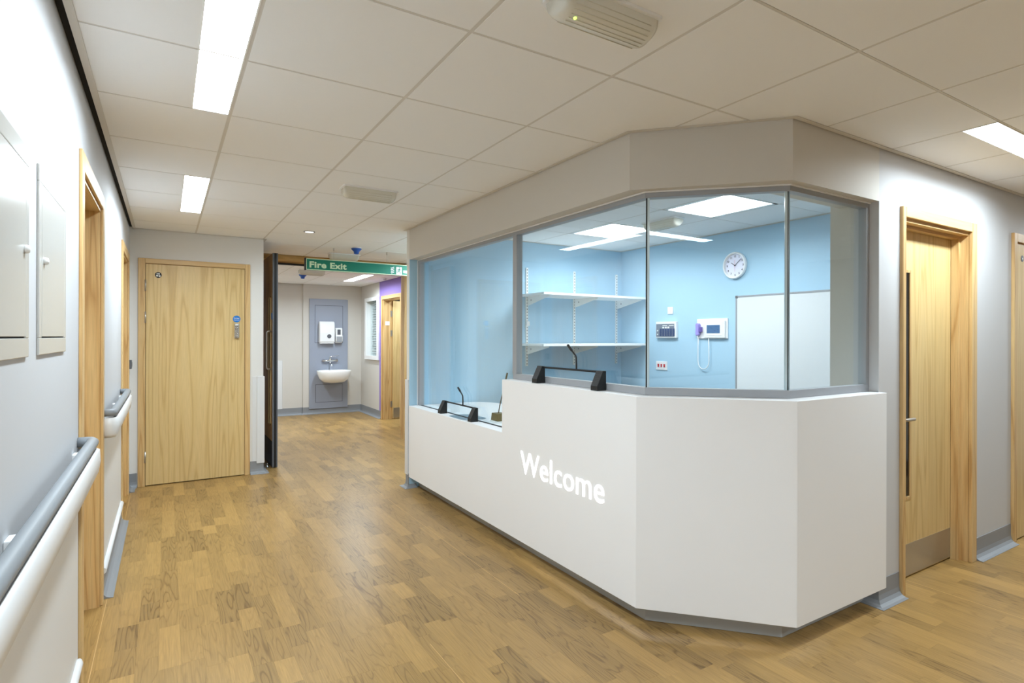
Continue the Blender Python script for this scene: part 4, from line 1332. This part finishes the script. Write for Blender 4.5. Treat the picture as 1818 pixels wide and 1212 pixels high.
box(3.176, 3.214, yw - .03, yw - .013, 1.505, 1.555).build('clip', M['white_plastic'], shv, .003)

xw = 4.5
ck = thing('wall_clock', (xw, 3.428, 2.058), 'round white wall clock on the blue office wall', 'clock')
cc = (xw, 3.428, 2.058)
MB().lathe([(.121, 0), (.124, .012), (.124, .030), (.119, .038), (.110, .038), (.106, .026), (.106, .014)], cc, (-1, 0, 0), 48).build('rim', M['white_plastic'], ck)
MB().lathe([(.1065, .014), (.1065, .0155)], cc, (-1, 0, 0), 40).build('dial', M['face'], ck)
def hand(ang, ln, wd, tail, x, m, name):
    # angle clockwise from 12 as seen from the room; the viewer's right is -y
    a = math.radians(ang)
    u = Vector((0, -math.sin(a), math.cos(a))); v = Vector((0, math.cos(a), math.sin(a)))
    MB().extrude([(-tail, -wd / 2), (ln, -wd / 2.6), (ln, wd / 2.6), (-tail, wd / 2)], Vector((x, cc[1], cc[2])), u, v, (-.0012, 0, 0)).build(name, m, ck)
hand(304, .052, .006, .008, xw - .018, M['dark_print'], 'hour_hand')
hand(50, .088, .0045, .008, xw - .020, M['dark_print'], 'minute_hand')
hand(180, .06, .0018, .05, xw - .022, M['red_line'], 'second_hand')
MB().lathe([(.006, 0), (.006, .008)], (xw - .0155, cc[1], cc[2]), (-1, 0, 0), 14).build('hub', M['dark_print'], ck)
for h in range(1, 13):
    isl = text_islands(str(h), True, .03)
    px = [p[0] for g in isl for p in g[0]]; pz = [p[1] for g in isl for p in g[0]]
    a = math.radians(h * 30)
    k = .026
    mx_, mz_ = (max(px) + min(px)) / 2, (max(pz) + min(pz)) / 2
    o = Vector((xw - .0156, cc[1] - math.sin(a) * .086 + mx_ * k, cc[2] + math.cos(a) * .086 - mz_ * k))
    g = glyph_mb(isl, o, (0, -k, 0), (0, 0, k), (-.0004, 0, 0))
    g.build('numeral', M['dark_print'], ck)

wbd = thing('whiteboard', (xw, 2.75, 1.3), 'large white dry wipe board on the blue office wall', 'whiteboard')
wy0, wy1, wz0, wz1 = 1.92, 3.421, .80, 1.775
box(xw - .014, xw, wy0 + .012, wy1 - .012, wz0 + .012, wz1 - .012).build('surface', M['whiteboard'], wbd)
fr = MB()
for a in ((wy0, wy0 + .014, wz0, wz1), (wy1 - .014, wy1, wz0, wz1), (wy0, wy1, wz0, wz0 + .014), (wy0, wy1, wz1 - .014, wz1)): fr.box(xw - .018, xw, *a)
fr.build('frame', M['alu'], wbd)
for a in ((wy1 - .022, wy1 + .002, wz1 - .022, wz1 + .002), (wy0 - .002, wy0 + .022, wz1 - .022, wz1 + .002)): box(xw - .020, xw, *a).build('corner_cap', M['rubber'], wbd, .002)

t = thing('wall_socket', (xw, 4.23, 1.672), 'small square white switch plate above the grey call panel', 'switch')
box(xw - .010, xw, 4.195, 4.268, 1.635, 1.709).build('plate', M['white_plastic'], t, .002)
box(xw - .014, xw - .010, 4.222, 4.241, 1.655, 1.69).build('rocker', M['white_metal'], t, .001)
t = thing('call_panel', (xw, 4.27, 1.47), 'dark keyed nurse call panel in a white case on the blue wall', 'call panel')
box(xw - .035, xw, 4.128, 4.412, 1.385, 1.556).build('case', M['white_plastic'], t, .006)
fp = box(xw - .038, xw - .035, 4.150, 4.402, 1.398, 1.532).build('front_plate', M['panel_grey'], t)
for i in range(6):
    y = 4.350 - i * .036
    box(xw - .041, xw - .038, y - .028, y, 1.405, 1.483).build('key', M['key_blue'], fp, .001)
    if i in (1, 2, 3): box(xw - .041, xw - .038, y - .026, y - .003, 1.486, 1.503).build('key_label', M['white_print'], fp)
for z in (1.415, 1.455): box(xw - .041, xw - .038, 4.374, 4.386, z, z + .014).build('small_button', M['white_print'], fp)
pr = MB()
for i in range(2): pr.box(xw - .0385, xw - .038, 4.245 - i * .09 , 4.31 - i * .09, 1.512, 1.519)
pr.build('panel_print', M['white_print'], fp)
t = thing('red_switch_plate', (xw, 4.352, 1.095), 'white plate with three red rocker switches low on the blue wall', 'switch')
box(xw - .010, xw, 4.275, 4.430, 1.045, 1.137).build('plate', M['white_plastic'], t, .002)
for i in range(3): box(xw - .016, xw - .010, 4.383 - i * .042, 4.403 - i * .042, 1.075, 1.108).build('rocker', M['red'], t, .001)
t = thing('wall_phone', (xw, 3.69, 1.475), 'white wall intercom with blue screen and lilac handset', 'telephone')
box(xw - .014, xw, 3.510, 3.874, 1.380, 1.573).build('back_plate', M['white_plastic'], t, .004)
un = box(xw - .032, xw - .014, 3.528, 3.772, 1.386, 1.553).build('screen_unit', M['white_plastic'], t, .006)
box(xw - .0345, xw - .032, 3.557, 3.752, 1.408, 1.535).build('bezel', M['white_metal'], un, .001)
box(xw - .036, xw - .0345, 3.582, 3.735, 1.432, 1.511).build('screen', M['screen'], un)
mk = MB()
for i in range(7):
    y = 3.60 + i * .017; z = 1.448 + .03 * math.sin(i * 1.7) + .014
    mk.box(xw - .0364, xw - .036, y, y + .014, z, z + .005)
mk.build('screen_mark', M['screen_dark'], un)
hs = MB().extrude([(-.022, 1.425), (-.012, 1.408), (.012, 1.408), (.022, 1.425), (.018, 1.47), (.022, 1.515), (.012, 1.532), (-.012, 1.532), (-.022, 1.515), (-.018, 1.47)], (xw - .014, 3.845, 0), (0, 1, 0), (0, 0, 1), (-.035, 0, 0)).build('handset', M['lilac'], t, .006)
box(xw - .05, xw - .016, 3.80, 3.822, 1.445, 1.495).build('cradle', M['violet'], t, .004)
cd = [(xw - .02, 3.850, 1.40), (xw - .022, 3.852, 1.30), (xw - .022, 3.852, 1.17)]
for i in range(9):
    a = PI + PI * i / 8
    cd.append((xw - .022, 3.785 - .067 * math.cos(a), 1.16 + .08 * math.sin(a)))
cd += [(xw - .022, 3.718, 1.25), (xw - .022, 3.722, 1.385)]
MB().tube(cd, .0042, 8).build('cord', M['white_plastic'], t)
